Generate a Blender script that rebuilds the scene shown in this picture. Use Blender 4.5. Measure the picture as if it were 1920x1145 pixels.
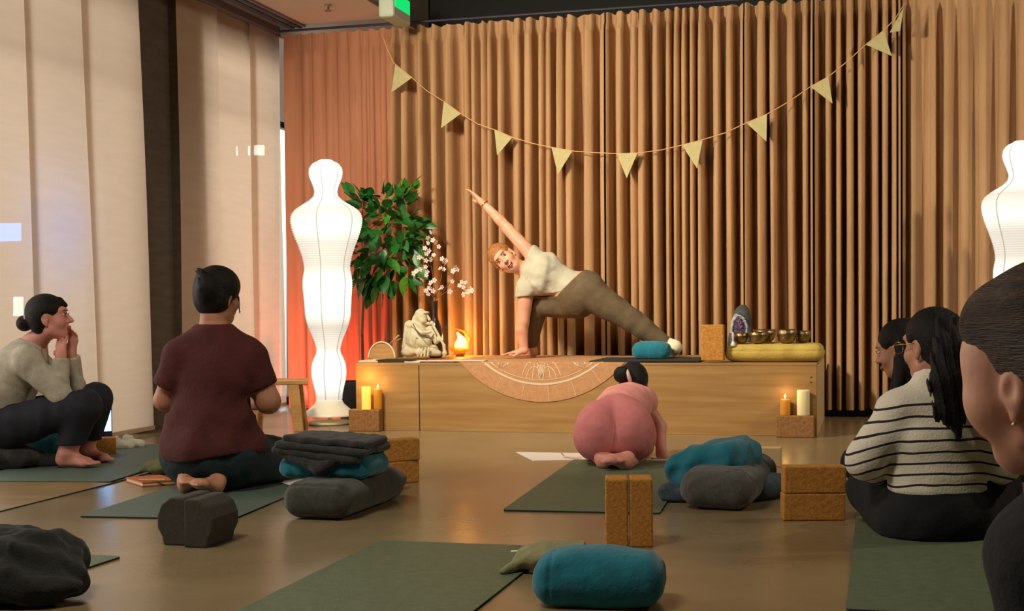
import bpy, bmesh, math, random
import numpy as np
from mathutils import Matrix, Vector
for o in list(bpy.data.objects): bpy.data.objects.remove(o)
sc = bpy.context.scene
COL = sc.collection
random.seed(7); rng = np.random.default_rng(7)
PI = math.pi
# ------------------------------------------------------------------ camera
F_PX, CAMH, PITCH, ROLL, SHIFT = 2520.0, 0.81, math.radians(2.2), -0.011, 98.3/1920
cam_d = bpy.data.cameras.new('camera'); cam = bpy.data.objects.new('camera', cam_d); COL.objects.link(cam)
cam_d.sensor_width = 36; cam_d.lens = 36*F_PX/1920; cam_d.shift_y = SHIFT; cam_d.clip_start = .05; cam_d.clip_end = 200
CM = Matrix.Rotation(PI/2-PITCH, 4, 'X') @ Matrix.Rotation(ROLL, 4, 'Z')
cam.matrix_world = Matrix.Translation((0, 0, CAMH)) @ CM
sc.camera = cam
CR = np.array(CM.to_3x3())
# ------------------------------------------------------------------ view, world, lights
sc.view_settings.view_transform = 'Standard'; sc.view_settings.look = 'None'
sc.view_settings.gamma = 1; sc.view_settings.use_curve_mapping = False; sc.view_settings.exposure = 0.0
w = bpy.data.worlds.new('night'); sc.world = w; w.use_nodes = True
w.node_tree.nodes['Background'].inputs[0].default_value = (.35, .42, .6, 1); w.node_tree.nodes['Background'].inputs[1].default_value = .15
TH = math.radians(15.0)
U = np.array([math.cos(TH), -math.sin(TH), 0.]); V = np.array([math.sin(TH), math.cos(TH), 0.]); Z = np.array([0., 0., 1.])
def W(u, v, z): return U*u + V*v + Z*z
def look(o, target):
    d = Vector(target) - o.location
    o.rotation_euler = d.to_track_quat('-Z', 'Y').to_euler()
def area(name, loc, target, size, power, col, sy=None, spread=PI):
    l = bpy.data.lights.new(name, 'AREA'); l.energy = power; l.color = col; l.size = size; l.spread = spread
    if sy: l.shape = 'RECTANGLE'; l.size_y = sy
    o = bpy.data.objects.new(name, l); COL.objects.link(o); o.location = loc; look(o, target); return o
def point(name, loc, power, col, r=.03):
    l = bpy.data.lights.new(name, 'POINT'); l.energy = power; l.color = col; l.shadow_soft_size = r
    o = bpy.data.objects.new(name, l); COL.objects.link(o); o.location = loc; return o
WARM = (1, .87, .66)
area('stage_light', W(-3.3, 6.1, 2.9), W(-1.2, 9.8, 1.1), .5, 92, WARM, .25, 1.9)
area('stage_light', W(3.6, 6.8, 3.7), W(.0, 9.8, 1.1), .5, 105, WARM, .25)
area('hall_light', W(-2.4, 2.0, 4.2), W(-2.4, 4.8, 0), 1.4, 125, (1, .90, .74), 1.0)
area('street_light', W(-7.4, 8.2, 1.9), W(-4.6, 8.2, 1.6), 11.0, 450, (1, .93, .85), 3.4)
# ------------------------------------------------------------------ pixel helpers (photo frame 1920x1145)
def ray(px, py):
    d = CR @ np.array([(px-960)/F_PX, -(py-SHIFT*1920-572.5)/F_PX, -1.]); return d
C0 = np.array([0, 0, CAMH])
def gp(px, py, z=0.): d = ray(px, py); return C0 + d*((z-CAMH)/d[2])          # on a level plane
def at(px, py, Y): d = ray(px, py); return C0 + d*(Y/d[1])                     # at a distance from the camera
def vp(px, py, v): d = ray(px, py); return C0 + d*(v/(d@V))                    # on a plane parallel to the curtain
def up_(px, py, u): d = ray(px, py); return C0 + d*(u/(d@U))                   # on a plane parallel to the window wall
def nrm(a): a = np.asarray(a, float); return a/np.linalg.norm(a)
# ------------------------------------------------------------------ materials
def lin(c): return tuple(((x/255)/12.92 if x/255 <= .04045 else ((x/255+.055)/1.055)**2.4) for x in c)
def mat(name, c, rough=.8, c2=None, nscale=8, bump=0, bscale=60, metal=0, emit=0, ecol=None, trans=0, spec=.5, stretch=None, alpha=0, fine=None, sss=0, sheen=0, coat=0):
    m = bpy.data.materials.new(name); m.use_nodes = True; nt = m.node_tree; N = nt.nodes; L = nt.links
    b = N['Principled BSDF']; b.inputs['Roughness'].default_value = rough; b.inputs['Metallic'].default_value = metal
    b.inputs['Specular IOR Level'].default_value = spec
    b.inputs['Base Color'].default_value = (*lin(c), 1)
    if sss: b.inputs['Subsurface Weight'].default_value = sss; b.inputs['Subsurface Radius'].default_value = (.02, .008, .004); b.inputs['Subsurface Scale'].default_value = .6
    if sheen: b.inputs['Sheen Weight'].default_value = sheen; b.inputs['Sheen Roughness'].default_value = .5
    if coat: b.inputs['Coat Weight'].default_value = coat
    tc = N.new('ShaderNodeTexCoord'); mp = N.new('ShaderNodeMapping'); L.new(tc.outputs['Object'], mp.inputs[0])
    if stretch: mp.inputs['Scale'].default_value = stretch
    if c2 is not None:
        n = N.new('ShaderNodeTexNoise'); n.inputs['Scale'].default_value = nscale; n.inputs['Detail'].default_value = 6; L.new(mp.outputs[0], n.inputs[0])
        r = N.new('ShaderNodeValToRGB'); r.color_ramp.elements[0].position = .35; r.color_ramp.elements[1].position = .65
        r.color_ramp.elements[0].color = (*lin(c), 1); r.color_ramp.elements[1].color = (*lin(c2), 1)
        L.new(n.outputs[0], r.inputs[0]); L.new(r.outputs[0], b.inputs['Base Color'])
    if bump:
        n2 = N.new('ShaderNodeTexNoise'); n2.inputs['Scale'].default_value = bscale; n2.inputs['Detail'].default_value = 4; L.new(mp.outputs[0], n2.inputs[0])
        bp = N.new('ShaderNodeBump'); bp.inputs['Strength'].default_value = bump; bp.inputs['Distance'].default_value = .01
        L.new(n2.outputs[0], bp.inputs['Height']); L.new(bp.outputs[0], b.inputs['Normal'])
    if emit: b.inputs['Emission Color'].default_value = (*lin(ecol or c), 1); b.inputs['Emission Strength'].default_value = emit
    out = N['Material Output']; last = b.outputs[0]
    if trans:
        t = N.new('ShaderNodeBsdfTranslucent'); t.inputs[0].default_value = (*lin(c), 1)
        mx = N.new('ShaderNodeMixShader'); mx.inputs[0].default_value = trans; L.new(last, mx.inputs[1]); L.new(t.outputs[0], mx.inputs[2]); last = mx.outputs[0]
    if alpha:
        t = N.new('ShaderNodeBsdfTransparent'); mx = N.new('ShaderNodeMixShader'); mx.inputs[0].default_value = alpha
        L.new(last, mx.inputs[1]); L.new(t.outputs[0], mx.inputs[2]); last = mx.outputs[0]
    L.new(last, out.inputs[0])
    return m
M = dict(
 floor=mat('vinyl_floor', (142, 124, 92), .25, (128, 110, 80), 2.2, .06, 30, spec=.8),
 white_ceiling=mat('white_ceiling', (205, 195, 178), .9), black=mat('black_void', (14, 15, 12), .9), fascia=mat('fascia', (92, 84, 66), .8),
 metal=mat('grey_metal', (120, 118, 125), .5, metal=.4), darkmetal=mat('dark_metal', (50, 45, 60), .5), plaster=mat('plaster', (150, 135, 115), .9),
 blind=mat('blind_linen', (212, 194, 172), .9, (200, 182, 160), 3, .25, 90, trans=.45, stretch=(1, 1, 7), alpha=.05),
 column=mat('column_cloth', (84, 76, 66), .9, (72, 65, 58), 5, .3, 80, stretch=(1, 1, 6)),
 curtain=mat('curtain_linen', (184, 144, 104), .85, (172, 132, 92), 5, .35, 120, trans=.04, stretch=(1, 1, .35)),
 sheer=mat('curtain_sheer', (206, 146, 112), .85, (194, 132, 98), 4, .3, 120, trans=.3, stretch=(1, 1, .35)),  # sheer: extra rosiness puts the red glow into the base colour
 ply=mat('light_plywood', (166, 128, 76), .5, (148, 110, 60), 3, .08, 60, stretch=(.6, .6, 9)),
 plyedge=mat('plywood_edge', (196, 166, 122), .6), wood=mat('oak', (190, 145, 88), .5, (168, 122, 70), 5, .1, 50, stretch=(1, 1, 8)),
 cork=mat('cork', (196, 136, 58), .8, (170, 110, 36), 70, .3, 120), darkcork=mat('dark_cork', (150, 106, 58), .8, (128, 86, 42), 70, .3, 120),
 mat_=mat('green_mat', (98, 110, 84), .55, (88, 99, 75), 30, .25, 160), mat2=mat('bluegreen_mat', (86, 104, 92), .6, (78, 95, 84), 30, .2, 160), matedge=mat('mat_edge', (30, 32, 28), .8),
 teal=mat('teal_cotton', (10, 112, 130), .9, (6, 98, 116), 12, .4, 50, sheen=.2), grey=mat('grey_bolster', (84, 84, 78), .95, (70, 70, 66), 60, .4, 220, sheen=.2),
 dark=mat('charcoal_wool', (50, 48, 46), .95, (38, 37, 36), 60, .5, 220, sheen=.2), darkgreen=mat('dark_green_grey', (62, 64, 54), .95, (50, 52, 44), 60, .4, 220, sheen=.2),
 bluegrey=mat('blue_grey_wool', (70, 84, 94), .95, (58, 70, 80), 50, .4, 200), darkest=mat('dark_blanket', (26, 27, 23), .97, (17, 18, 15), 60, .5, 200, sheen=.1),
 eva=mat('dark_foam', (64, 58, 50), .9, (54, 50, 43), 80, .15, 200), olive=mat('olive_cotton', (104, 106, 66), .9, (88, 90, 54), 20, .3, 80), sage=mat('sage_canvas', (142, 138, 98), .9, (126, 122, 86), 20, .3, 80),
 paper=mat('paper', (230, 222, 212), .7), cream=mat('cream', (214, 204, 170), .7), skin=mat('skin', (214, 158, 128), .55, (200, 140, 112), 14, .05, 90, sss=.15),
 skinpink=mat('skin_rosy', (216, 150, 134), .55, (204, 134, 118), 14, .05, 90, sss=.15), skindark=mat('skin_tan', (190, 134, 104), .55, (174, 118, 90), 14, .05, 90, sss=.15),
 maroon=mat('maroon_jersey', (78, 24, 22), .9, (68, 20, 18), 20, .3, 60), tealleg=mat('dark_teal_leggings', (24, 48, 52), .9, (19, 40, 44), 20, .2, 80),
 greytop=mat('grey_knit', (190, 182, 164), .95, (174, 166, 148), 30, .4, 180), navy=mat('navy_trousers', (30, 32, 42), .9, (24, 26, 34), 20, .2, 80),
 tee=mat('pale_tshirt', (180, 174, 154), .9, (170, 164, 144), 10, .3, 40), khaki=mat('khaki_leggings', (96, 80, 56), .9, (86, 70, 48), 20, .2, 80),
 pink=mat('pink_leggings', (206, 124, 124), .8, (198, 114, 115), 20, .15, 80), pinktop=mat('pink_top', (222, 148, 142), .8, (214, 138, 132), 20, .15, 80),
 blackcloth=mat('black_cloth', (20, 20, 22), .95, (15, 15, 17), 20, .3, 60), sock=mat('cream_sock', (226, 214, 184), .95, bump=.3, bscale=200),
 hairblack=mat('black_hair', (24, 18, 16), .55, (13, 10, 9), 30, .6, 90, stretch=(4, 4, .6), spec=.25), hairbrown=mat('brown_hair', (52, 36, 26), .42, (38, 25, 18), 10, .5, 60, stretch=(4, 4, .7)),
 hairchest=mat('chestnut_hair', (76, 54, 36), .5, (46, 32, 21), 22, .7, 110, stretch=(.5, .5, 5), spec=.3), hairginger=mat('ginger_hair', (168, 108, 58), .55, (140, 84, 42), 20, .5, 60, stretch=(2, 2, 4)),
 lip=mat('lip', (176, 84, 80), .5), mouth=mat('mouth', (70, 20, 22), .6), white=mat('white', (238, 234, 226), .4), eye=mat('eye', (40, 26, 20), .3), tooth=mat('tooth', (235, 230, 220), .4),
 leaf=mat('leaf', (44, 108, 40), .4, (28, 84, 30), 6, spec=.4), leaf2=mat('leaf_bright', (86, 156, 44), .4, (60, 130, 34), 6, trans=.2), bark=mat('bark', (124, 106, 84), .9, (98, 82, 64), 30, .5, 60),
 pot=mat('dark_pot', (58, 62, 62), .6), stone=mat('pale_stone', (206, 196, 164), .85, (188, 178, 146), 18, .25, 120),
 glassdark=mat('dark_glass', (44, 34, 24), .08, spec=.8), blossom=mat('blossom', (246, 228, 220), .7, trans=.2), blossomc=mat('blossom_centre', (190, 120, 80), .8), twig=mat('twig', (110, 76, 54), .9),
 brass=mat('hammered_brass', (140, 118, 84), .38, metal=1, bump=.3, bscale=60), mustard=mat('mustard_cotton', (196, 170, 84), .9, (182, 154, 70), 14, .3, 60),
 geode=mat('geode_shell', (74, 76, 76), .7, (50, 52, 54), 14, .7, 40), amethyst=mat('amethyst', (84, 58, 92), .25, (56, 36, 66), 50, .9, 90), quartz=mat('quartz_rim', (176, 176, 172), .4, (140, 138, 140), 40, .8, 80),
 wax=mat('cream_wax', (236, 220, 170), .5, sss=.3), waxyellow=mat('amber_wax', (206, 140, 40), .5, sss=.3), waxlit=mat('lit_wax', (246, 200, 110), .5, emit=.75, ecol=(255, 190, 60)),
 flame=mat('flame', (255, 230, 160), .5, emit=9, ecol=(255, 205, 120)), rug=mat('mandala_cork_rug', (190, 140, 98), .8, (178, 128, 86), 40, .2, 100), rugline=mat('rug_print', (212, 188, 156), .8),
 flag=mat('felt_flag', (190, 178, 130), .95, (182, 170, 122), 30, .2, 120, trans=.1), cord=mat('jute_cord', (206, 160, 108), .9), notebook=mat('orange_notebook', (196, 96, 56), .7),
 pencil=mat('pale_pencil', (206, 176, 110), .6), steel=mat('steel', (170, 170, 170), .3, metal=1), petalor=mat('amber_dish', (230, 120, 20), .4, emit=.8, ecol=(255, 110, 5), trans=.2),
 flamelamp=mat('flame_lamp', (255, 220, 150), .4, emit=4, ecol=(255, 190, 90)), amberrim=mat('amber_leaf', (240, 110, 10), .4, emit=.7, ecol=(255, 100, 0)),
 redlitplastic=mat('red_lit_plastic', (224, 90, 76), .15, bump=.6, bscale=9, coat=.3), bluescreen=mat('blue_screen', (120, 190, 255), .4, emit=4.5, ecol=(130, 190, 255)), screen=mat('screen_black', (10, 12, 30), .2),
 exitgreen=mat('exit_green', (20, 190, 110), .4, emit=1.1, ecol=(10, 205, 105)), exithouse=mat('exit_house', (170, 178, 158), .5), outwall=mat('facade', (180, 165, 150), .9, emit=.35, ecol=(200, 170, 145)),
 streetglow=mat('lit_window', (220, 240, 235), .5, emit=2.2, ecol=(225, 240, 232)), bluesign=mat('blue_sign', (60, 120, 230), .5, emit=26, ecol=(70, 140, 255)), signglow=mat('bright_sign', (220, 240, 235), .5, emit=14, ecol=(225, 240, 232)), frame=mat('window_frame', (70, 62, 70), .6),
 scrunch=mat('pale_scrunchie', (220, 190, 180), .8), gold=mat('gold', (212, 170, 100), .3, metal=1), black_plastic=mat('black_plastic', (18, 18, 20), .4), woodfloor=mat('plank_cover', (150, 124, 82), .38, (130, 106, 68), 3, .1, 40, stretch=(1, 6, 1)),
 shoecloth=mat('shoe_canvas', (206, 196, 176), .9, bump=.3, bscale=60), lens=mat('lens', (190, 200, 190), .1), ring=mat('ring', (230, 225, 210), .3, metal=.8),
)
# ------------------------------------------------------------------ object helpers
def mk(name, verts, faces, m, parent=None, smooth=False, loc=None, edges=()):
    verts = np.asarray(verts, float)
    if parent is None:
        if loc is None:
            lo, hi = verts.min(0), verts.max(0); loc = np.array([(lo[0]+hi[0])/2, (lo[1]+hi[1])/2, lo[2]])
        off = np.asarray(loc, float)
    else:
        off = np.zeros(3); p = parent
        while p: off = off + np.array(p.location); p = p.parent
    me = bpy.data.meshes.new(name); me.from_pydata((verts-off).tolist(), list(edges), [list(map(int, f)) for f in faces]); me.validate()
    if smooth: me.polygons.foreach_set('use_smooth', [True]*len(me.polygons))
    if isinstance(m, (list, tuple)):
        for x in m: me.materials.append(x)
    else: me.materials.append(m)
    o = bpy.data.objects.new(name, me); COL.objects.link(o)
    if parent is None: o.location = off
    else: o.parent = parent
    return o
def tag(o, label=None, cat=None, group=None, kind=None):
    if label: o['label'] = label
    if cat: o['category'] = cat
    if group: o['group'] = group
    if kind: o['kind'] = kind
    return o
def thing(name, label, cat, loc, group=None):
    o = bpy.data.objects.new(name, None); COL.objects.link(o); o.location = loc; o.empty_display_size = .1
    return tag(o, label, cat, group)
def copy_tree(o, parent=None):
    c = o.copy(); COL.objects.link(c); c.parent = parent
    for ch in [x for x in bpy.data.objects if x.parent == o]: copy_tree(ch, c)
    return c
class B:   # mesh collector
    def __init__(s): s.v = []; s.f = []
    def add(s, v, f):
        n = len(s.v); s.v += [tuple(map(float, x)) for x in v]; s.f += [[i+n for i in q] for q in f]; return s
    def box(s, c, e1, e2, e3):   # centre, half-edge vectors
        c, e1, e2, e3 = map(np.asarray, (c, e1, e2, e3))
        v = [c+i*e1+j*e2+k*e3 for i in (-1, 1) for j in (-1, 1) for k in (-1, 1)]
        f = [(0, 1, 3, 2), (4, 6, 7, 5), (0, 4, 5, 1), (2, 3, 7, 6), (0, 2, 6, 4), (1, 5, 7, 3)]
        if np.dot(np.cross(e1, e2), e3) < 0: f = [q[::-1] for q in f]
        return s.add(v, f)
    def tube(s, pts, r, n=8, caps=True):
        pts = [np.asarray(p, float) for p in pts]; rs = r if hasattr(r, '__len__') else [r]*len(pts)
        vs = []; up = None
        for i, p in enumerate(pts):
            t = nrm(pts[min(i+1, len(pts)-1)] - pts[max(i-1, 0)])
            if up is None: up = nrm(np.cross(t, (0, 0, 1) if abs(t[2]) < .9 else (1, 0, 0)))
            up = nrm(up - t*np.dot(up, t)); w_ = np.cross(t, up)
            vs += [p+rs[i]*(math.cos(a)*up+math.sin(a)*w_) for a in np.linspace(0, 2*PI, n, endpoint=False)]
        f = [(i*n+j, i*n+(j+1) % n, (i+1)*n+(j+1) % n, (i+1)*n+j) for i in range(len(pts)-1) for j in range(n)]
        if caps: f += [list(range(n))[::-1], [(len(pts)-1)*n+j for j in range(n)]]
        return s.add(vs, f)
    def lathe(s, prof, c, n=32, sx=1., sy=1., capped=True):
        vs = [(c[0]+r*sx*math.cos(a), c[1]+r*sy*math.sin(a), c[2]+z) for r, z in prof for a in np.linspace(0, 2*PI, n, endpoint=False)]
        f = [(i*n+j, i*n+(j+1) % n, (i+1)*n+(j+1) % n, (i+1)*n+j) for i in range(len(prof)-1) for j in range(n)]
        if capped: f += [list(range(n))[::-1], [(len(prof)-1)*n+j for j in range(n)]]
        return s.add(vs, f)
    def prism(s, poly, ext):
        n = len(poly); ext = np.asarray(ext, float); a = [np.asarray(p, float) for p in poly]
        return s.add(a+[p+ext for p in a], [list(range(n))[::-1], list(range(n, 2*n))]+[(i, (i+1) % n, n+(i+1) % n, n+i) for i in range(n)])
    def mk(s, name, m, parent=None, smooth=False, bevel=0, loc=None, seg=2):
        o = mk(name, s.v, s.f, m, parent, smooth, loc)
        if bevel:
            bm = bmesh.new(); bm.from_mesh(o.data); bmesh.ops.remove_doubles(bm, verts=bm.verts, dist=1e-6); bmesh.ops.recalc_face_normals(bm, faces=bm.faces)
            es = [e for e in bm.edges if len(e.link_faces) == 2 and e.calc_face_angle(0) > .5]
            bmesh.ops.bevel(bm, geom=es, offset=bevel, segments=seg, profile=.5, affect='EDGES'); bm.to_mesh(o.data); bm.free()
            for p in o.data.polygons: p.use_smooth = False
        return o
# ------------------------------------------------------------------ signed-distance modelling (surface nets)
def frame(fwd, upv):
    f = nrm(fwd); s = nrm(np.cross(f, upv)); u = np.cross(s, f); return np.stack([s, f, u], 1)   # columns: right, forward, up
class Sdf:
    def __init__(s, vox=.008, grow=0.): s.vox = vox; s.grow = grow; s.p = []
    def cap(s, a, b, ra, rb=None, k=.02, sub=False, flat=None, mark=0):
        a = np.asarray(a, float); b = np.asarray(b, float); rb = ra if rb is None else rb
        g = -s.grow if sub else s.grow
        ra, rb = ra+g, rb+g; R = max(ra, rb)
        s.p.append(('c', np.minimum(a, b)-R, np.maximum(a, b)+R, k, sub, (a, b, ra, rb, flat))); return s
    def ell(s, c, r, R=None, k=.02, sub=False):
        c = np.asarray(c, float); r = np.asarray(r, float)*np.ones(3) + (-s.grow if sub else s.grow)
        s.p.append(('e', c-r.max(), c+r.max(), k, sub, (c, r, np.eye(3) if R is None else R))); return s
    def box(s, c, h, R=None, rnd=.01, k=.01, sub=False, bulge=0):
        c = np.asarray(c, float); h = np.asarray(h, float)+s.grow; e = np.linalg.norm(h)+bulge
        s.p.append(('b', c-e, c+e, k, sub, (c, h, np.eye(3) if R is None else R, rnd, bulge))); return s
    def field(s, pad=.02):
        add = [q for q in s.p if not q[4]]
        lo = np.min([q[1] for q in add], 0)-pad; hi = np.max([q[2] for q in add], 0)+pad
        s.n = np.ceil((hi-lo)/s.vox).astype(int)+1; s.lo = lo
        ax = [lo[i]+np.arange(s.n[i])*s.vox for i in range(3)]; s.ax = ax
        F = np.full(s.n, .2, np.float32)
        for t, l, h, k, sub, a in s.p:
            m = k+3*s.vox
            i0 = np.clip(np.floor((l-m-lo)/s.vox).astype(int), 0, s.n-1); i1 = np.clip(np.ceil((h+m-lo)/s.vox).astype(int)+1, 1, s.n)
            if (i1 <= i0).any(): continue
            X = ax[0][i0[0]:i1[0]][:, None, None]; Y = ax[1][i0[1]:i1[1]][None, :, None]; Zz = ax[2][i0[2]:i1[2]][None, None, :]
            if t == 'c':
                A, Bv, ra, rb, flat = a; ab = Bv-A; L2 = max(ab@ab, 1e-12)
                px, py, pz = X-A[0], Y-A[1], Zz-A[2]
                tt = np.clip((px*ab[0]+py*ab[1]+pz*ab[2])/L2, 0, 1)
                qx, qy, qz = px-tt*ab[0], py-tt*ab[1], pz-tt*ab[2]
                d2 = qx*qx+qy*qy+qz*qz
                if flat is not None:
                    n_, fac = flat; n_ = nrm(n_); c_ = qx*n_[0]+qy*n_[1]+qz*n_[2]; d2 = d2+c_*c_*(1/fac**2-1)
                    d = (np.sqrt(d2)-(ra+(rb-ra)*tt))*(.5+.5*fac)
                else: d = np.sqrt(d2)-(ra+(rb-ra)*tt)
            else:
                c, r, R = a[:3]; px, py, pz = X-c[0], Y-c[1], Zz-c[2]
                q = [px*R[0, i]+py*R[1, i]+pz*R[2, i] for i in range(3)]
                if t == 'e':
                    k0 = np.sqrt((q[0]/r[0])**2+(q[1]/r[1])**2+(q[2]/r[2])**2); k1 = np.sqrt((q[0]/r[0]**2)**2+(q[1]/r[1]**2)**2+(q[2]/r[2]**2)**2)+1e-9
                    d = np.where(k0 < .05, -r.min(), k0*(k0-1)/k1)
                else:
                    rnd, bul = a[3], a[4]; hz = r.copy(); hz2 = r[2]
                    if bul: hz2 = r[2]+bul*np.clip(1-(q[0]/r[0])**2, 0, 1)*np.clip(1-(q[1]/r[1])**2, 0, 1)
                    e = [np.abs(q[0])-(r[0]-rnd), np.abs(q[1])-(r[1]-rnd), np.abs(q[2])-(hz2-rnd)]
                    d = np.sqrt(np.maximum(e[0], 0)**2+np.maximum(e[1], 0)**2+np.maximum(e[2], 0)**2)+np.minimum(np.maximum(np.maximum(e[0], e[1]), e[2]), 0)-rnd
            sl = tuple(slice(i0[i], i1[i]) for i in range(3)); f = F[sl]
            if sub:
                d = -d; hh = np.clip(.5-.5*(f-d)/k, 0, 1); F[sl] = f*(1-hh)+d*hh+k*hh*(1-hh)
            else:
                hh = np.clip(.5+.5*(f-d)/k, 0, 1); F[sl] = f*(1-hh)+d*hh-k*hh*(1-hh)
        s.F = F; return F
    def XYZ(s): return s.ax[0][:, None, None], s.ax[1][None, :, None], s.ax[2][None, None, :]
    def build(s, name, m, parent=None, post=None, loc=None, clampz=None):
        F = s.field()
        if post is not None: F = np.asarray(post(*s.XYZ(), F), np.float32)
        if clampz is not None: F = np.maximum(F, clampz - s.ax[2][None, None, :])
        v, q = surface_nets(F, s.lo, s.vox)
        return mk(name, v, q, m, parent, True, loc)
def surface_nets(F, lo, h):
    F = F.copy(); F[0] = F[-1] = .1; F[:, 0] = F[:, -1] = .1; F[:, :, 0] = F[:, :, -1] = .1
    ins = F < 0; cs = [(i, j, k) for i in (0, 1) for j in (0, 1) for k in (0, 1)]
    n = np.array(F.shape)-1
    cnt = sum(ins[i:n[0]+i, j:n[1]+j, k:n[2]+k].astype(np.int8) for i, j, k in cs)
    act = (cnt > 0) & (cnt < 8); idx = np.argwhere(act); vid = np.full(act.shape, -1, np.int64); vid[act] = np.arange(len(idx))
    val = {c: F[idx[:, 0]+c[0], idx[:, 1]+c[1], idx[:, 2]+c[2]] for c in cs}
    acc = np.zeros((len(idx), 3)); m = np.zeros(len(idx))
    for c in cs:
        for ax in range(3):
            if c[ax]: continue
            d = list(c); d[ax] = 1; d = tuple(d); a, b = val[c], val[d]; x = (a < 0) != (b < 0)
            t = np.where(x, a/np.where(x, a-b, 1), 0); P = np.tile(np.array(c, float), (len(idx), 1)); P[:, ax] = t
            acc += P*x[:, None]; m += x
    v = lo+(idx+acc/m[:, None])*h
    quads = []
    for ax in range(3):
        a1, a2 = (ax+1) % 3, (ax+2) % 3
        s0 = [slice(None)]*3; s1 = [slice(None)]*3; s0[ax] = slice(0, -1); s1[ax] = slice(1, None)
        A, Bq = ins[tuple(s0)], ins[tuple(s1)]; e = np.argwhere(A != Bq)
        e = e[(e[:, a1] > 0) & (e[:, a2] > 0)]
        e = e[(e[:, a1] < n[a1]) & (e[:, a2] < n[a2])]
        def cell(o1, o2): c = e.copy(); c[:, a1] -= o1; c[:, a2] -= o2; return vid[c[:, 0], c[:, 1], c[:, 2]]
        q = np.stack([cell(1, 1), cell(0, 1), cell(0, 0), cell(1, 0)], 1)
        fl = ~A[e[:, 0], e[:, 1], e[:, 2]]; q[fl] = q[fl][:, ::-1]
        quads.append(q)
    q = np.concatenate(quads); return v, q[(q >= 0).all(1)]
def wrinkle(X, Y, Zz, amp, sc, seed=0):
    r = np.random.default_rng(seed); s = 0
    for i in range(4):
        d = nrm(r.normal(size=3)); d2 = nrm(r.normal(size=3)); f = sc*(1+.6*i)
        s = s+np.sin(f*(X*d[0]+Y*d[1]+Zz*d[2])+2.2*np.sin(.5*f*(X*d2[0]+Y*d2[1]+Zz*d2[2])+r.uniform(0, 6)))/(1+.5*i)
    return s*amp*.4
# ================================================================== SETTING
UW = float(gp(250, 817) @ U)          # window wall plane
VC = 9.86                              # curtain plane
H1 = 3.02                              # lowered ceiling
def struct(o): o['kind'] = 'structure'; return o
def quadbox(name, u0, u1, v0, v1, z0, z1, m, parent=None, bevel=0):
    b = B(); b.box(W((u0+u1)/2, (v0+v1)/2, (z0+z1)/2), U*(u1-u0)/2, V*(v1-v0)/2, Z*(z1-z0)/2); return b.mk(name, m, parent, bevel=bevel)
fl = B(); fl.box(W(1.2, 4.0, -.05), U*7.5, V*8.5, Z*.05); struct(fl.mk('floor', M['floor']))
struct(quadbox('wall_back', UW+.02, 8, VC+.55, VC+.65, 0, 4.6, M['black']))
struct(quadbox('wall_right', 7.0, 7.1, -3.5, VC+.6, 0, 4.6, M['plaster']))
struct(quadbox('wall_front', UW-.2, 7, -3.6, -3.5, 0, 4.6, M['plaster']))
struct(quadbox('ceiling', UW-.2, 7.1, -3.6, VC+.6, 4.5, 4.6, M['black']))
uc = float(up_ and (vp(752, 47, VC-.02) @ U))
struct(quadbox('ceiling_lowered', UW-.1, uc, -3.5, VC+.5, H1+.02, H1+.14, M['white_ceiling']))
struct(quadbox('trim_1', uc, uc+.05, -3.5, VC+.5, H1-.01, H1+1.0, M['fascia']))
for a, b_, z, zz, m in ((UW+.10, UW+.30, H1+.005, H1+.03, 'metal'), (UW+.16, UW+.21, H1-.002, H1+.02, 'darkmetal'), (UW-.06, UW+.08, H1-.035, H1+.02, 'metal'), (UW+.24, UW+.27, H1-.002, H1+.02, 'darkmetal')):
    struct(quadbox('trim_2', a, b_, 3.0, VC+.05, z, zz, M[m]))
# window wall: frames and glass behind the blinds
struct(quadbox('wall_left', UW-.30, UW-.22, -3.5, VC+.6, 2.72, 4.5, M['plaster']))
k = 0
for v0 in np.arange(1.5, VC+.4, 1.4):
    k += 1; fr = struct(quadbox('window_%d' % k, UW-.30, UW-.24, v0, v0+.06, 0, 2.75, M['frame']))
    quadbox('sill', UW-.30, UW-.22, v0+.06, v0+1.4, 0, .06, M['frame'], fr)
    quadbox('transom', UW-.30, UW-.24, v0+.06, v0+1.4, 2.35, 2.40, M['frame'], fr)
    g = mat('window_glass', (220, 230, 230), .02, alpha=.93) if k == 1 else g
    quadbox('pane', UW-.275, UW-.27, v0+.06, v0+1.4, .06, 2.35, g, fr)
fac = quadbox('facade', UW-3.2, UW-3.0, 2, 22, -.5, 6, M['outwall']); struct(fac); fac['kind'] = 'structure'  # facade emission added in place of outdoor light falling on it
# lit things outside, seen through blinds
def glow(px0, py0, px1, py1, m, lab):
    c = [up_(px0, py0, UW-.34), up_(px1, py0, UW-.34), up_(px1, py1, UW-.34), up_(px0, py1, UW-.34)]
    b = B(); b.prism(c, -U*.03); tag(b.mk('outside_glow', m), lab, 'sign')
glow(449, 274, 469, 291, M['signglow'], 'small green-white lit sign seen through the middle blind')
glow(479, 272, 496, 291, M['signglow'], 'small square lit sign seen through the blind nearest the curtain')
glow(-12, 418, 40, 452, M['bluesign'], 'blue lit sign glowing through the leftmost blind')
glow(33, 556, 44, 592, M['signglow'], 'short upright white light glowing through blind above the bun')
glow(530, 236, 537, 760, M['streetglow'], 'tall white strip of window light between last blind and curtain')  # glowing strip added for the bright window light in the gap
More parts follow.
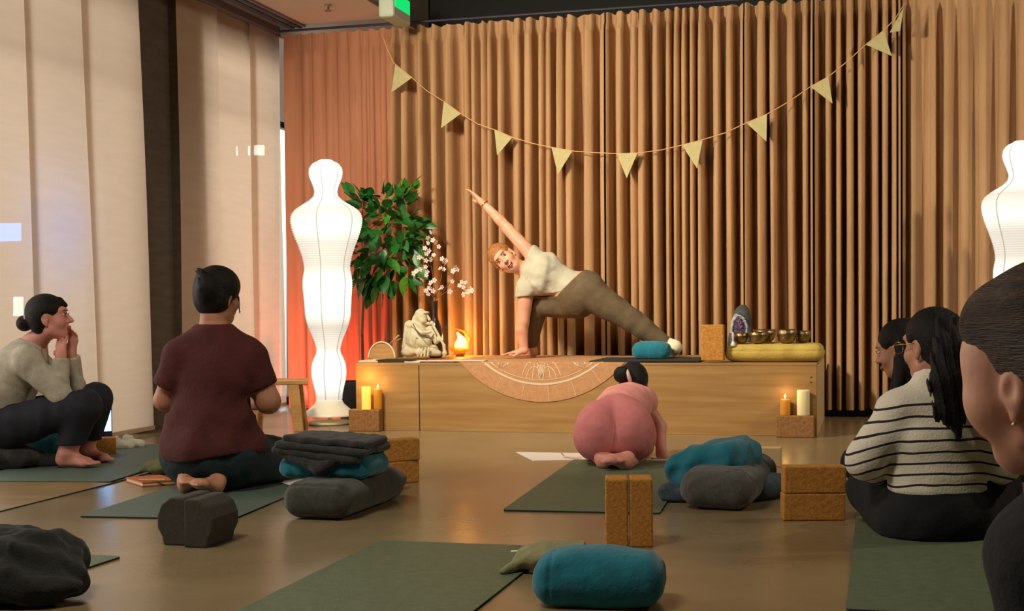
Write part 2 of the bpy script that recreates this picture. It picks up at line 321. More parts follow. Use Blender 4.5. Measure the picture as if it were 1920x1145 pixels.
# blinds
def blind(px0, px1, off, label, skew=0., zt=H1-.03, bot=.03, rail=True):
    v0 = float(up_(px0, 420, UW+off) @ V); v1 = float(up_(px1, 420, UW+off) @ V)
    t = thing('panel_blind', label, 'blind', W(UW+off, (v0+v1)/2, bot), 'panel blinds along the window wall')
    n, mm = 10, 24; vs = []; fs = []
    for j in range(mm+1):
        z = bot+(zt-bot)*j/mm
        for i in range(n+1):
            a = i/n; wv = .004*math.sin(a*5+z*1.3+px0)+.003*math.sin(a*11+z*2+px1)
            vs.append(W(UW+off+wv, v0+(v1-v0)*a+skew*(z-1.2), z))
    for j in range(mm):
        for i in range(n): fs.append((j*(n+1)+i, j*(n+1)+i+1, (j+1)*(n+1)+i+1, (j+1)*(n+1)+i))
    mk('fabric', vs, fs, M['blind'], t, True)
    b = B(); b.box(W(UW+off, (v0+v1)/2+skew*(bot-1.2), bot+.012), U*.008, V*(v1-v0)/2, Z*.014); b.mk('bottom_bar', M['blind'], t, bevel=.003)
    b = B(); b.box(W(UW+off, (v0+v1)/2+skew*(zt-1.2), zt+.01), U*.01, V*(v1-v0)/2, Z*.014); b.mk('top_rail', M['metal'], t)
    return t
blind(-75, 64, 0, 'pale linen panel blind at the far left edge, behind the grey-sweater person', -.02)
blind(60, 174, .03, 'second pale linen panel blind, right of the leftmost one', -.02)
blind(171, 276, .06, 'third pale panel blind, directly left of the dark column', -.03)
blind(338, 413, .03, 'pale linen panel blind directly right of the dark column', 0)
blind(409, 478, 0, 'middle pale panel blind between column and curtain', 0)
blind(474, 530, .03, 'pale linen panel blind nearest the orange curtain', 0)
v0 = float(up_(262, 420, UW-.05) @ V); v1 = float(up_(360, 420, UW-.05) @ V)
struct(quadbox('trim_3', UW-.24, UW-.04, v0-.1, v1+.1, 0, H1, M['column'])); 
# sprinkler
sp = vp(616, 62, 9.3); sp[2] = H1+.02
t = thing('sprinkler', 'small ceiling sprinkler head above the left curtain', 'sprinkler', sp)
B().lathe([(.028, 0), (.03, -.004), (.01, -.01), (.008, -.03)][::-1], sp, 16).mk('rose', M['steel'], t, True); B().lathe([(.03, -.045), (.03, -.042), (.004, -.03)], sp, 16).mk('deflector', M['steel'], t)
# exit sign on the fascia
e0 = W(uc+.05, 0, 0); ve = float(up_(740, 20, uc+.11) @ V)
t = thing('exit_sign', 'green lit emergency sign on the edge of the lowered ceiling', 'sign', W(uc+.11, ve, 3.2))
cz = up_(740, 14, uc+.11)[2]
ehs = B(); ehs.box(W(uc+.11, ve, cz-.01), U*.06, V*.19, Z*.095); ehs.mk('housing', M['exithouse'], t, bevel=.02)
eg = B(); eg.box(W(uc+.171, ve, cz+.02), U*.002, V*.16, Z*.05); eg.mk('side_panel', M['exitgreen'], t)
# ------------------------------------------------------------------ curtains
HC = 2.96
def curtain(name_lab, u0, u1, folds, amp, m, seed, off=0., hem=.04, group='curtain panels across the stage wall', top=None, sharp=.6):
    r = np.random.default_rng(seed); top = top or HC
    t = thing('curtain', name_lab, 'curtain', W((u0+u1)/2, VC, hem), group)
    wd = np.clip(r.normal(1, .35, folds), .45, 2); e = np.concatenate([[0], np.cumsum(wd)]); e = e/e[-1]
    am = np.clip(r.normal(1, .3, folds), .35, 1.6); n = int((u1-u0)/.0085); nz = 42
    a = np.linspace(0, 1, n+1); ki = np.clip(np.searchsorted(e, a, side='right')-1, 0, folds-1); ph = (a-e[ki])/(e[ki+1]-e[ki])
    ph0 = np.cumsum(r.normal(0, 1, folds)); vs = []
    for j in range(nz+1):
        z = hem+(top-hem)*(j/nz)**(.9)
        tt = (z-hem)/(top-hem); drift = .10*np.sin(a*23+tt*2.4+seed)*(1-tt)*np.sin(PI*a)**.5+.05*np.sin(a*57+tt*3.5)*(1-tt)*np.sin(PI*a)**.5
        g = .62+.38*min(1, (1-tt)*2.2); sh = (ph+drift*.6)
        fr_ = sh-np.floor(sh); vw = (.17+.07*np.sin(ph0[ki]*5)) if sharp < 1 else .3
        d = amp*g*(.75+.25*am[ki])*np.tanh(2.2*np.cos(2*PI*sh)-.15+.7*np.sin(ph0[ki]*3)) if sharp < 1 else am[ki]*amp*g*np.cos(2*PI*sh)
        d = d+amp*.07*np.sin(2*PI*(a*folds*1.7)+3*np.sin(tt*2+ki))*(1-.5*tt)
        if tt > .965: d = d*.55+.004*np.sin(a*folds*19)
        lat = (amp*.07*np.sin(2*PI*sh) if sharp < 1 else amp*.3*np.sin(4*PI*sh))*min(1, (1-tt)*6+.2)
        for i in range(n+1): vs.append(U*(u0+(u1-u0)*a[i]+lat[i])+V*(VC+off-d[i])+Z*(z+(.008*math.sin(a[i]*folds*6.3) if j == nz else 0)))
    fs = [(j*(n+1)+i, j*(n+1)+i+1, (j+1)*(n+1)+i+1, (j+1)*(n+1)+i) for j in range(nz) for i in range(n)]
    hd = int(nz*.962)
    mk('drape', vs, [f for f in fs if f[0] < hd*(n+1)], m, t, True); mk('header', vs, [f for f in fs if f[0] >= hd*(n+1)], m, t, True)
    return t
def cu(px): return float(vp(px, 400, VC) @ U)
EDG = [539, 742, 1140, 1398, 1527, 1690, 2060]
curtain('left curtain panel, flatter and rosier than the rest, behind the body-shaped lamp', cu(539), cu(741), 9, .022, M['sheer'], 3, .0, .02, top=2.96, sharp=1)
curtain('tan pleated curtain panel behind the green tree and the raised arm', cu(743), cu(1138), 17, .115, M['curtain'], 12, 0, .04)
curtain('tan pleated curtain panel in the middle above the pink-clad person', cu(1141), cu(1396), 12, .115, M['curtain'], 21, 0, .04)
curtain('narrow tan curtain panel above the singing bowls', cu(1399), cu(1525), 5, .11, M['curtain'], 33, .0, .04)
curtain('deeply folded tan curtain panel right of the stage end', cu(1529), cu(1688), 8, .11, M['curtain'], 44, .0, .05)
curtain('broad smooth tan curtain panel at the far right', cu(1692), cu(2080), 12, .04, M['curtain'], 52, .0, .05, sharp=1)
r_ = B(); r_.tube([W(UW+.1, VC, HC+.035), W(5.5, VC, HC+.035)], .010, 10); tag(r_.mk('curtain_rail', M['darkmetal']), 'dark rail along the top of the curtains', 'rail')
# wood cover in the floor at left
A_, B__, = gp(215, 905), gp(0, 958); dirn = nrm(B__-A_); C_ = gp(-40, 897)
wf = B(); wf.prism([gp(213, 906), gp(-160, 1000), gp(-700, 1000), gp(-160, 893)], Z*.003); struct(wf.mk('floor_inlay', M['woodfloor']))
wf = B(); pth = [gp(350, 868), gp(213, 906), gp(-160, 1000)]; wf.tube([p+Z*.001 for p in pth], .0045, 6); struct(wf.mk('trim_4', M['matedge']))
# ------------------------------------------------------------------ stage
SF = gp(1532, 818); su1 = float(SF@U); sv0 = float(SF@V); su0 = float(gp(668, 806)@U); sv1 = sv0+1.32; SH = .447
t = thing('stage', 'low plywood stage platform in front of the curtain', 'stage', W((su0+su1)/2, (sv0+sv1)/2, 0))
us = float(vp(786, 740, sv0)@U)
quadbox('top_panel', su0, su1, sv0, sv1, SH-.018, SH, M['ply'], t, .002)
quadbox('front_panel', su0, us-.003, sv0, sv0+.018, .0, SH-.019, M['ply'], t, .002); quadbox('front_panel', us+.003, su1-.001, sv0, sv0+.018, .0, SH-.019, M['ply'], t, .002)
quadbox('side_panel', su0, su0+.018, sv0+.019, sv1, 0, SH-.019, M['ply'], t); quadbox('side_panel', su1-.018, su1, sv0+.019, sv1, 0, SH-.019, M['plyedge'], t); quadbox('back_panel', su0+.02, su1-.02, sv1-.018, sv1, 0, SH-.019, M['ply'], t)
quadbox('joint_strip', us-.003, us+.003, sv0+.006, sv0+.02, 0, SH-.019, M['matedge'], t)
for zz in (.36, .33):
    s_ = B(); c = W(su1-.035, sv0-.001, zz); s_.box(c, U*.004, V*.002, Z*.004); s_.mk('screw', M['steel'], t)
def st(px, py, v): return vp(px, py, v)
# mandala rug
rc = float(vp(1015, 690, sv0)@U); RR = .70; cb = .446
def rugp(a, b, h=.004):   # a across, b from centre towards the front; folds over the edge
    lim = cb+.004
    if b <= lim: return W(rc+a, sv0+cb-b, SH+h)
    return W(rc+a, sv0-h, SH-(b-lim))
rt = thing('mandala_rug', 'round cork yoga rug with white mandala print hanging over stage front', 'rug', W(rc, sv0+cb, SH))
vs, fs = [], []; nb = 64; rows = [-RR*math.cos(PI*j/nb) for j in range(nb+1)]; rows = sorted(rows+[cb+.003, cb+.005])
for h in (.004, .0005):
    for b_ in rows:
        wd = math.sqrt(max(RR*RR-b_*b_, 1e-7))
        for i in range(25): vs.append(rugp(-wd+2*wd*i/24, b_, h))
nr = len(rows)*25
for s_ in (0, 1):
    for j in range(len(rows)-1):
        for i in range(24):
            q = [s_*nr+j*25+i, s_*nr+(j+1)*25+i, s_*nr+(j+1)*25+i+1, s_*nr+j*25+i+1]; fs.append(q if s_ == 0 else q[::-1])
for j in range(len(rows)-1):
    for i in (0, 24): fs.append([j*25+i, nr+j*25+i, nr+(j+1)*25+i, (j+1)*25+i])
mk('mat_body', vs, fs, M['rug'], rt)
LN = B()
def ribbon(pts, w_=.006):
    pts = [np.array(p, float) for p in pts]; v = []
    for i, p in enumerate(pts):
        tn = pts[min(i+1, len(pts)-1)]-pts[max(i-1, 0)]; L = math.hypot(*tn) or 1; nn = np.array([-tn[1], tn[0]])/L*w_/2
        v += [rugp(*(p+nn), .0056), rugp(*(p-nn), .0056)]
    LN.add(v, [(2*i, 2*i+1, 2*i+3, 2*i+2) for i in range(len(pts)-1)])
def circ(r, n=120, a0=0, a1=2*PI, c=(0, 0)): return [(c[0]+r*math.sin(a), c[1]+r*math.cos(a)) for a in np.linspace(a0, a1, n)]
ribbon(circ(.586), .013); ribbon(circ(.56), .004); ribbon(circ(.30), .005)
def pol(r, a): return (r*math.sin(a), r*math.cos(a))
for q in range(12):
    a0 = q*PI/6
    if q % 2 == 0:   # butterfly / lotus motif
        for sg in (-1, 1):
            for L_, wd in ((.13, .12), (.1, .26), (.075, .20)):
                pp = []
                for s_ in np.linspace(0, PI, 14): pp.append(pol(.555-L_*1.2*math.sin(s_)*.9-.01*(wd > .2), a0+sg*wd*(.5-.5*math.cos(s_))*.9))
                ribbon(pp, .005)
        ribbon([pol(.56, a0), pol(.42, a0)], .01)
        ribbon([pol(.56, a0+.02), pol(.47, a0+.05), pol(.44, a0)], .005); ribbon([pol(.56, a0-.02), pol(.47, a0-.05), pol(.44, a0)], .005)
    else:
        for kq in (1, .72, .45):
            for sg in (-1, 1): ribbon([pol(.56-.15*kq*(1-abs(x))*1.0, a0+sg*.12*kq*(1-x)*math.sqrt(max(0, x))*2.2) for x in np.linspace(0, 1, 12)], .004)
        ribbon([pol(.42, a0-.12), pol(.45, a0), pol(.42, a0+.12)], .004)
for q in range(24): ribbon([pol(.593, q*PI/12+.07), pol(.695, q*PI/12+.07)], .0025)
LN.mk('mandala_print', M['rugline'], rt)['kind'] = 'stuff'
# dark mat on the right of the stage and papers on the left
def flat_sheet(name, corners, th, m, label, cat, z0, bev=0, group=None):
    b = B(); b.prism([np.array([c[0], c[1], z0]) for c in corners], Z*th)
    return tag(b.mk(name, m, bevel=bev), label, cat, group)
def stc(u, v): return W(u, v, 0)
um0 = float(vp(1120, 672, sv0+.3)@U); um1 = float(vp(1313, 680, sv0+.1)@U)
flat_sheet('yoga_mat', [stc(um0, sv0+.02), stc(um1, sv0+.02), stc(um1, sv0+.64), stc(um0, sv0+.64)], .005, M['matedge'], 'dark yoga mat on the right half of the stage under the sock', 'mat', SH+.006)
for (a, b_, c, d, th, m, nm, lab, cat, z) in (
    (672, 760, .04, .33, .012, 'cream', 'writing_pad', 'cream writing pad on the left end of the stage', 'pad', .001),
    (705, 772, .02, .22, .006, 'matedge', 'magazine', 'dark-covered magazine lying over the writing pad', 'magazine', .0135),
    (758, 850, .02, .26, .006, 'paper', 'magazine', 'white open magazine in front of the seated statue', 'magazine', .001),
    (785, 905, .01, .2, .004, 'scrunch', 'sheet_of_paper', 'pinkish sheet of paper in front of the flame lamp', 'paper', .0075)):
    ua, ub = float(vp(a, 678, sv0+c)@U), float(vp(b_, 678, sv0+c)@U)
    flat_sheet(nm, [stc(ua, sv0+c), stc(ub, sv0+c+.02), stc(ub-.02, sv0+d), stc(ua+.01, sv0+d)], th, M[m], lab, cat, SH+z, .001)
# ------------------------------------------------------------------ cork blocks
cb_ = B(); cb_.box((0, 0, .06), (.115, 0, 0), (0, .0385, 0), (0, 0, .06)); CB = cb_.mk('cork_block', M['cork'], bevel=.006, loc=(0, 0, 0)); first = [True]
def block(p, yaw, label, up='side', m=None, group='cork yoga blocks', scale=(1, 1, 1)):
    o = CB if first[0] else CB.copy()
    if not first[0]: COL.objects.link(o)
    first[0] = False
    if m: o.data = o.data.copy(); o.data.materials[0] = M[m]
    o.scale = scale; o.location = p; o.rotation_euler = (0, 0, yaw)
    if up == 'end':   # standing on its short end
        o.rotation_euler = (Matrix.Rotation(yaw, 3, 'Z') @ Matrix.Rotation(PI/2, 3, 'Y')).to_euler(); o.location = np.array(p)+np.array([0, 0, .115])-.06*np.array(Matrix.Rotation(yaw, 3, 'Z') @ Vector((1, 0, 0)))
    if up == 'flat':  # on its broad face
        o.rotation_euler = (Matrix.Rotation(yaw, 3, 'Z') @ Matrix.Rotation(PI/2, 3, 'X')).to_euler(); o.location = np.array(p)+np.array([0, 0, .0385])+.06*np.array(Matrix.Rotation(yaw, 3, 'Z') @ Vector((0, 1, 0)))
    return tag(o, label, 'yoga block', group)
yU = -TH
# pair standing on end
def endblk(px, py, yaw, label, **k):
    c = gp(px, py); return block(c, yaw, label, 'end', **k)
c = gp(1159, 1027); d = nrm(gp(1203, 1027)-c)
ang = math.radians(-4)
def stand_block(p, w_dir, label, m=None):   # narrow face (7.7) along w_dir, 12 deep away, 23 high
    w_dir = nrm(w_dir); dp = np.array([-w_dir[1], w_dir[0], 0])
    o = CB.copy(); COL.objects.link(o); R = Matrix([[*(Z)], [*(w_dir)], [*(-dp if False else np.cross(Z, w_dir))]]).transposed()
    o.rotation_euler = R.to_euler(); o.location = np.array(p)+Z*.115-np.cross(Z, w_dir)*.06
    # local x -> up, local y -> w_dir, local z -> cross(Z, w_dir)
    if m: o.data = o.data.copy(); o.data.materials[0] = M[m]
    return tag(o, label, 'yoga block', 'cork yoga blocks')
wd = nrm([math.cos(ang), math.sin(ang), 0]); dp = np.array([-wd[1], wd[0], 0])
stand_block(gp(1157, 1026)+dp*.06, wd, 'upright cork block, left of the standing pair on the floor')
stand_block(gp(1203, 1026)+dp*.06, wd, 'upright cork block, right of the standing pair on the floor')
# stack on the right
c = gp(1523, 976)+V*.04; sy = math.radians(-2)
block(c+np.array([0, 0, 0]), sy, 'lower cork block of the stack beside the striped sweater', scale=(1, 1, .84))
block(c+Z*.102+np.array([.003, 0, 0]), sy, 'upper cork block of the stack beside the striped sweater', scale=(1, 1, .84))
# stack behind the blanket pile
c = gp(737, 908)+V*.05; a2 = math.radians(40)
block(c, a2, 'lower cork block behind the folded blanket pile', 'side', scale=(.9, 1, .85)); block(c+Z*.103+np.array([-.01, 0, 0]), a2-.15, 'upper cork block, shifted on top, behind the folded blanket pile', 'side', scale=(1, 1, .85))
block(gp(198, 853)+np.array([-.04, .05, 0]), .35, 'cork block on the mat beside the bare feet at left', scale=(.7, 1, .8))
lb = gp(697, 806)+V*.04+U*.0
block(W(float(gp(693, 806)@U), sv0-.06, 0), yU, 'cork block with two candles at the left end of stage', m='darkcork', scale=(.93, 1, 1.2))
block(W(float(gp(1492, 818)@U), sv0-.055, 0), yU, 'cork block with two candles at the right end of stage', m='darkcork', scale=(.98, 1, 1.1))
wd = U; c = vp(1337, 684, sv0+.06); c[2] = SH+.0115
o = CB.copy(); COL.objects.link(o); R = Matrix([[*Z], [*(-V)], [*np.cross(Z, -V)]]).transposed(); o.rotation_euler = R.to_euler(); o.scale = (.97, 1, 1.15)
o.location = c+Z*.1125-np.cross(Z, -V)*.069; tag(o, 'cork block standing upright on the stage beside the mustard cushion', 'yoga block', 'cork yoga blocks')
# ------------------------------------------------------------------ candles
def candle(px, v, z0, h, r, m, label, lit=True, tilt=0):
    p = W(float(vp(px, 700, v)@U), v, z0); t = thing('pillar_candle', label, 'candle', p, 'candles in front of the stage')
    B().lathe([(r*.97, 0), (r, .004), (r, h-.008), (r*.93, h), (r*.75, h-.004), (.003, h-.012)], p, 28).mk('wax', M[m], t, True)
    b = B(); b.tube([p+Z*(h-.012), p+Z*(h+.006)], .0015, 6); b.mk('wick', M['matedge'], t)
    if lit: b = B(); b.lathe([(.001, 0), (.005, .006), (.0055, .012), (.003, .02), (.0005, .028)], p+Z*(h+.002), 12); b.mk('flame', M['flame'], t, True); point('candle_light', p+Z*(h+.04)-V*.03, .25, (1, .6, .2), .01)
candle(686, sv0-.075, .144, .15, .042*.72, 'waxlit', 'lit glowing yellow candle on the left cork block', False)
candle(708, sv0-.05, .144, .135, .034*.8, 'waxyellow', 'unlit amber candle on the left cork block')
candle(1472, sv0-.05, .132, .10, .031, 'waxyellow', 'short amber candle with a lit tip on the right cork block')
candle(1506, sv0-.05, .132, .155, .038, 'wax', 'tall cream candle on the right cork block', False)
point('candle_light', W(float(vp(686, 700, sv0)@U), sv0-.1, .36), 1.3, (1, .55, .12), .02)
# ------------------------------------------------------------------ figure lamps
PR = [(0, .01), (1, 14), (4, 28), (10, 42), (20, 54), (30, 62), (43, 67), (68, 66), (93, 55), (118, 45), (138, 42), (158, 55), (173, 80), (188, 110), (208, 135), (233, 143), (263, 140), (303, 128), (343, 112), (383, 98), (413, 92), (438, 90), (453, 95), (473, 98), (498, 99), (538, 95), (583, 92), (623, 90), (663, 78), (703, 60), (743, 47), (763, 45), (783, 58), (813, 68), (843, 70), (873, 66), (903, 58), (943, 50), (955, 52)]
def body_lamp(p, label, yaw=0):
    t = thing('floor_lamp', label, 'lamp', p, 'body-shaped paper floor lamps')
    ys = np.array([a for a, _ in PR], float); rs = np.array([b for _, b in PR], float)
    yy = np.linspace(0, 955, 420); rr = np.interp(yy, ys, rs); rr = np.convolve(np.pad(rr, 6, 'edge'), np.ones(13)/13, 'valid'); rr[0] = .5
    prof = [(r/568+.0016*(1 if (i//2) % 2 else -1)*(r > 8), (1048-y)/568) for i, (y, r) in enumerate(zip(yy, rr))][::-1]
    LM = M.get('lampskin')
    if LM is None:
        LM = mat('lit_paper', (150, 146, 134), .8); M['lampskin'] = LM; nt = LM.node_tree; N = nt.nodes; L = nt.links; b = N['Principled BSDF']
        tc = N.new('ShaderNodeTexCoord'); sx = N.new('ShaderNodeSeparateXYZ'); L.new(tc.outputs['Object'], sx.inputs[0])
        cr = N.new('ShaderNodeValToRGB'); mul = N.new('ShaderNodeMath'); mul.operation = 'MULTIPLY'; mul.inputs[1].default_value = 1/1.9; L.new(sx.outputs[2], mul.inputs[0]); L.new(mul.outputs[0], cr.inputs[0])
        el = cr.color_ramp.elements; el[0].position = .1; el[0].color = (.3,)*3+(1,); el[1].position = 1; el[1].color = (1,)*3+(1,)
        for q, v_ in ((.17, .75), (.22, .9), (.28, .36), (.36, .26), (.44, .7), (.5, .62), (.58, .3), (.66, .3), (.72, .5), (.79, .3), (.85, .8)):
            e = el.new(q); e.color = (v_, v_, v_, 1)
        wv = N.new('ShaderNodeTexWave'); wv.wave_type = 'BANDS'; wv.bands_direction = 'Z'; wv.inputs['Scale'].default_value = 22; wv.inputs['Distortion'].default_value = .6; L.new(tc.outputs['Object'], wv.inputs[0])
        m2 = N.new('ShaderNodeMath'); m2.operation = 'MULTIPLY_ADD'; m2.inputs[1].default_value = .16; m2.inputs[2].default_value = .9; L.new(wv.outputs[1], m2.inputs[0])
        m3 = N.new('ShaderNodeMath'); m3.operation = 'MULTIPLY'; L.new(cr.outputs[0], m3.inputs[0]); L.new(m2.outputs[0], m3.inputs[1])
        m4 = N.new('ShaderNodeMath'); m4.operation = 'MULTIPLY'; m4.inputs[1].default_value = 2.1; L.new(m3.outputs[0], m4.inputs[0])
        L.new(m4.outputs[0], b.inputs['Emission Strength']); b.inputs['Emission Color'].default_value = (1, .955, .86, 1)
    b = B(); b.lathe(prof, p, 40, 1, .72); b.mk('paper_shade', LM, t, True)
    for q in range(6):
        a = q*PI/3+.35+yaw; b = B(); b.tube([p+np.array([(r/568+.002)*math.cos(a), (r/568+.002)*math.sin(a)*.72, (1048-y)/568]) for y, r in zip(yy[8::8], rr[8::8])], .0035, 6); b.mk('wire_rib', M['lampwire'], t, True)
    sk = [(52, 955), (60, 968), (78, 984), (95, 998), (105, 1008), (106, 1013), (100, 1014), (60, 1000)]
    b = B(); b.lathe([(r/568*1.0, (1048-y)/568) for r, y in sk][::-1], p, 48); b.mk('skirt', M['skirt'], t, True)
    b = B(); b.lathe([(0.001, .0), (.14, 0), (.152, .008), (.152, .018), (.14, .024), (.03, .028), (.012, .04), (.012, .09), (.001, .09)], p, 48); b.mk('base', M['cream'], t, True)
    return t
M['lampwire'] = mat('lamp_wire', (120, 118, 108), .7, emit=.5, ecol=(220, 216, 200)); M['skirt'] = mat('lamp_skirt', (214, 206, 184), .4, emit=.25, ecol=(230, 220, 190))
Lp1 = gp(618, 795); body_lamp(Lp1, 'glowing white body-shaped paper lamp left of the stage, beside the tree')
s2 = 8.73; Lp2 = at(1914, 560, s2); Lp2[2] = 0; body_lamp(Lp2, 'glowing body-shaped paper lamp at the right edge, behind the nearest head', .3)
# red uplighter, and a plastic bag with the red light put into its colour
rp = gp(556, 770)+V*.35
b = Sdf(.008); b.box(vp(563, 742, 9.45), (.055, .03, .09), frame(V, Z), .02); b.build('plastic_bag', M['redlitplastic'], None, lambda X, Y, Zz, F: F+wrinkle(X, Y, Zz, .008, 60, 3), clampz=.0)
o = [x for x in bpy.data.objects if x.name.startswith('plastic_bag')][0]; tag(o, 'glossy plastic bag, red light put into its colour, on the floor behind the wooden stool', 'bag')
def spot(name, loc, tgt, p, col, r=.05, ang=2.0):
    l = bpy.data.lights.new(name, 'SPOT'); l.energy = p; l.color = col; l.shadow_soft_size = r; l.spot_size = ang; l.spot_blend = .8
    o = bpy.data.objects.new(name, l); COL.objects.link(o); o.location = loc; look(o, tgt)
RU = float(vp(612, 740, 9.5)@U)
spot('red_uplight', W(RU, 9.36, .10), W(RU, 9.86, .42), 60, (1, .12, .08), .02, 2.5)
rb = B(); pz = W(RU, 9.36, 0); rb.lathe([(.05, 0), (.055, .004), (.055, .02), (.001, .02)], pz, 20); tag(rb.mk('uplighter', M['black_plastic']), 'small round red uplighter on the floor behind the body-shaped lamp', 'lamp')
# stool
t = thing('wooden_stool', 'low oak stool between maroon shirt and body-shaped lamp', 'stool', gp(530, 780))
yS = 8.9
def A8(px, py, dy=0): return at(px, py, yS+dy)
b = B(); tp = at(530, 716, yS); b.box(tp+np.array([-.02, .05, 0]), np.array([.175, .02, 0]), np.array([-.02, .13, 0]), Z*.016); b.mk('seat', M['wood'], t, bevel=.006)
for dx, dy in ((.10, -.05), (.10, .14), (-.15, -.05), (-.15, .14)):
    b = B(); q = tp+np.array([dx-.02, dy, 0]); 
    top = [q+np.array([sx*.032, sy_*.02, -.016]) for sx, sy_ in ((-1, -1), (1, -1), (1, 1), (-1, 1))]; bot = [np.array([p[0]+(.03 if dx > 0 else -.03), p[1], 0]) for p in top]
    b.add(bot+top, [(3, 2, 1, 0), (4, 5, 6, 7)]+[(i, (i+1) % 4, 4+(i+1) % 4, 4+i) for i in range(4)]); b.mk('leg', M['wood'], t, bevel=.003)
# ------------------------------------------------------------------ ficus
vt = 9.45; tb = W(float(vp(682, 640, vt)@U), vt, 0)
t = thing('potted_tree', 'leafy green indoor tree with thin trunk beside the body-shaped lamp', 'tree', tb)
pb = tb-U*.08
B().lathe([(.10, 0), (.105, .01), (.15, .24), (.155, .26), (.14, .26), (.135, .23), (.001, .23)], pb, 32).mk('pot', M['pot'], t, True)
def tp_(px, py, dv=0): return vp(px, py, vt+dv)
b = B(); b.tube([pb+Z*.2, tp_(681, 700), tp_(679, 620), tp_(682, 555)], [.014, .013, .011, .01], 8)
fork = tp_(682, 555); br = [((700, 480), .05), ((735, 420), -.02), ((758, 380), .05), ((690, 400), 0), ((668, 500), -.03), ((745, 470), .08), ((720, 520), -.1), ((775, 450), .02), ((680, 375), .03)]
for (q, dv) in br:
    m_ = (fork+tp_(*q, dv))/2+U*rng.normal(0, .02); b.tube([fork, m_, tp_(*q, dv)], [.008, .005, .003], 6)
b.mk('trunk', M['bark'], t, True)
lv = []; lf = []
for i in range(7):
    a = i/6; wdt = math.sin(PI*a**.8)*.5 if 0 < a < 1 else 0.01
    for j in (-1, 0, 1): lv.append((a, j*wdt*.5, .09*a*(1-a)*2+(-.06 if j == 0 else 0)*wdt*2-.12*a*a))
for i in range(6):
    for j in (0, 1): lf.append((i*3+j, (i+1)*3+j, (i+1)*3+j+1, i*3+j+1))
lme = bpy.data.meshes.new('leaf'); lme.from_pydata(lv, [], lf); lme.materials.append(M['leaf']); lme.polygons.foreach_set('use_smooth', [True]*len(lf))
lme2 = lme.copy(); lme2.materials[0] = M['leaf2']
blobs = [((720, 385), (46, 30), 48), ((762, 365), (18, 24), 14), ((735, 440), (52, 34), 62), ((775, 440), (22, 36), 30), ((690, 500), (28, 34), 36), ((740, 500), (44, 26), 34), ((675, 375), (16, 18), 8), ((715, 535), (26, 14), 14), ((675, 460), (12, 30), 10)]
for (cx, cy), (rx, ry), n in blobs:
    for i in range(n):
        a = rng.uniform(0, 2*PI); rr_ = math.sqrt(rng.uniform(0, 1)); px, py = cx+rx*rr_*math.cos(a), cy+ry*rr_*math.sin(a)
        p = tp_(px, py, rng.uniform(-.16, .14)); o = bpy.data.objects.new('leaf', lme2 if (py < 372 and px > 745 and rng.uniform() < .85) or rng.uniform() < .06 else lme); COL.objects.link(o); o.parent = t
        out = nrm(np.array([px-725, 0, -(py-440)])/80+rng.normal(0, .5, 3)+np.array([0, -.5, -.2])); R = frame(out, nrm(Z+rng.normal(0, .6, 3)))
        Mx = Matrix([[*R[:, 1]], [*(-R[:, 0])], [*R[:, 2]]]).transposed(); s_ = rng.uniform(.10, .165)
        o.rotation_euler = Mx.to_euler(); o.scale = (s_, s_, s_); o.location = p-tb
# ------------------------------------------------------------------ vase, blossoms
vz = sv0+.85; pv = vp(817, 655, vz); pv[2] = SH
t = thing('bottle_vase', 'dark glass bottle vase behind the seated statue', 'vase', pv)
B().lathe([(.001, .0), (.042, 0), (.05, .01), (.052, .12), (.05, .19), (.038, .235), (.022, .275), (.019, .3), (.02, .40), (.024, .41), (.018, .41), (.015, .3)], pv, 36).mk('glass_body', M['glassdark'], t, True)
bt = thing('blossom_branch', 'branches of white blossoms rising from the dark bottle vase', 'flowers', pv+Z*.4)
mouth_ = pv+Z*.40; b = B()
for path in ([(817, 560), (812, 520), (805, 480), (808, 440)], [(817, 560), (800, 545), (785, 520), (780, 500)], [(817, 560), (825, 530), (832, 500), (836, 490)], [(817, 560), (840, 545), (862, 538), (880, 542)], [(817, 560), (808, 540), (800, 530)], [(805, 500), (790, 470), (795, 455)], [(830, 548), (850, 520), (857, 500)]):
    b.tube([vp(*q, vz+.02*i) for i, q in enumerate(path)], [.004, .003, .002, .0015][:len(path)], 6)
b.tube([mouth_-Z*.2, mouth_+Z*.03], .004, 6); b.mk('twig', M['twig'], bt, True)
fv = [(0, 0, 0)]; ff = []
for q in range(5):
    a = q*2*PI/5; 
    for da, r_1, zz in ((-.5, .55, .12), (-.42, .95, .25), (0, 1.05, .22), (.42, .95, .25), (.5, .55, .12)): fv.append((r_1*math.cos(a+da), r_1*math.sin(a+da), zz*.8))
    n0 = 1+q*5; ff.append((0, n0, n0+1, n0+2, n0+3, n0+4))
fme = bpy.data.meshes.new('blossom'); fme.from_pydata(fv, [], ff); fme.materials.append(M['blossom'])
cme = bpy.data.meshes.new('centre'); bm = bmesh.new(); bmesh.ops.create_icosphere(bm, subdivisions=1, radius=.22); bm.to_mesh(cme); bm.free(); cme.materials.append(M['blossomc'])
fl_ = [(808, 435), (802, 445), (812, 450), (803, 455), (797, 465), (818, 455), (823, 462), (800, 475), (792, 482), (799, 488), (786, 482), (804, 470), (813, 478), (807, 486), (781, 508), (776, 512), (787, 505), (798, 500), (801, 509), (785, 520), (791, 523), (799, 516), (808, 530), (805, 540), (812, 545), (798, 545), (803, 550), (820, 537), (825, 542), (828, 538), (833, 490), (829, 485), (838, 487), (836, 495), (826, 503), (832, 505), (853, 500), (858, 505), (850, 508), (866, 528), (873, 530), (862, 535), (869, 538), (881, 541), (885, 545), (877, 546), (868, 552), (843, 546), (848, 527), (815, 525)]
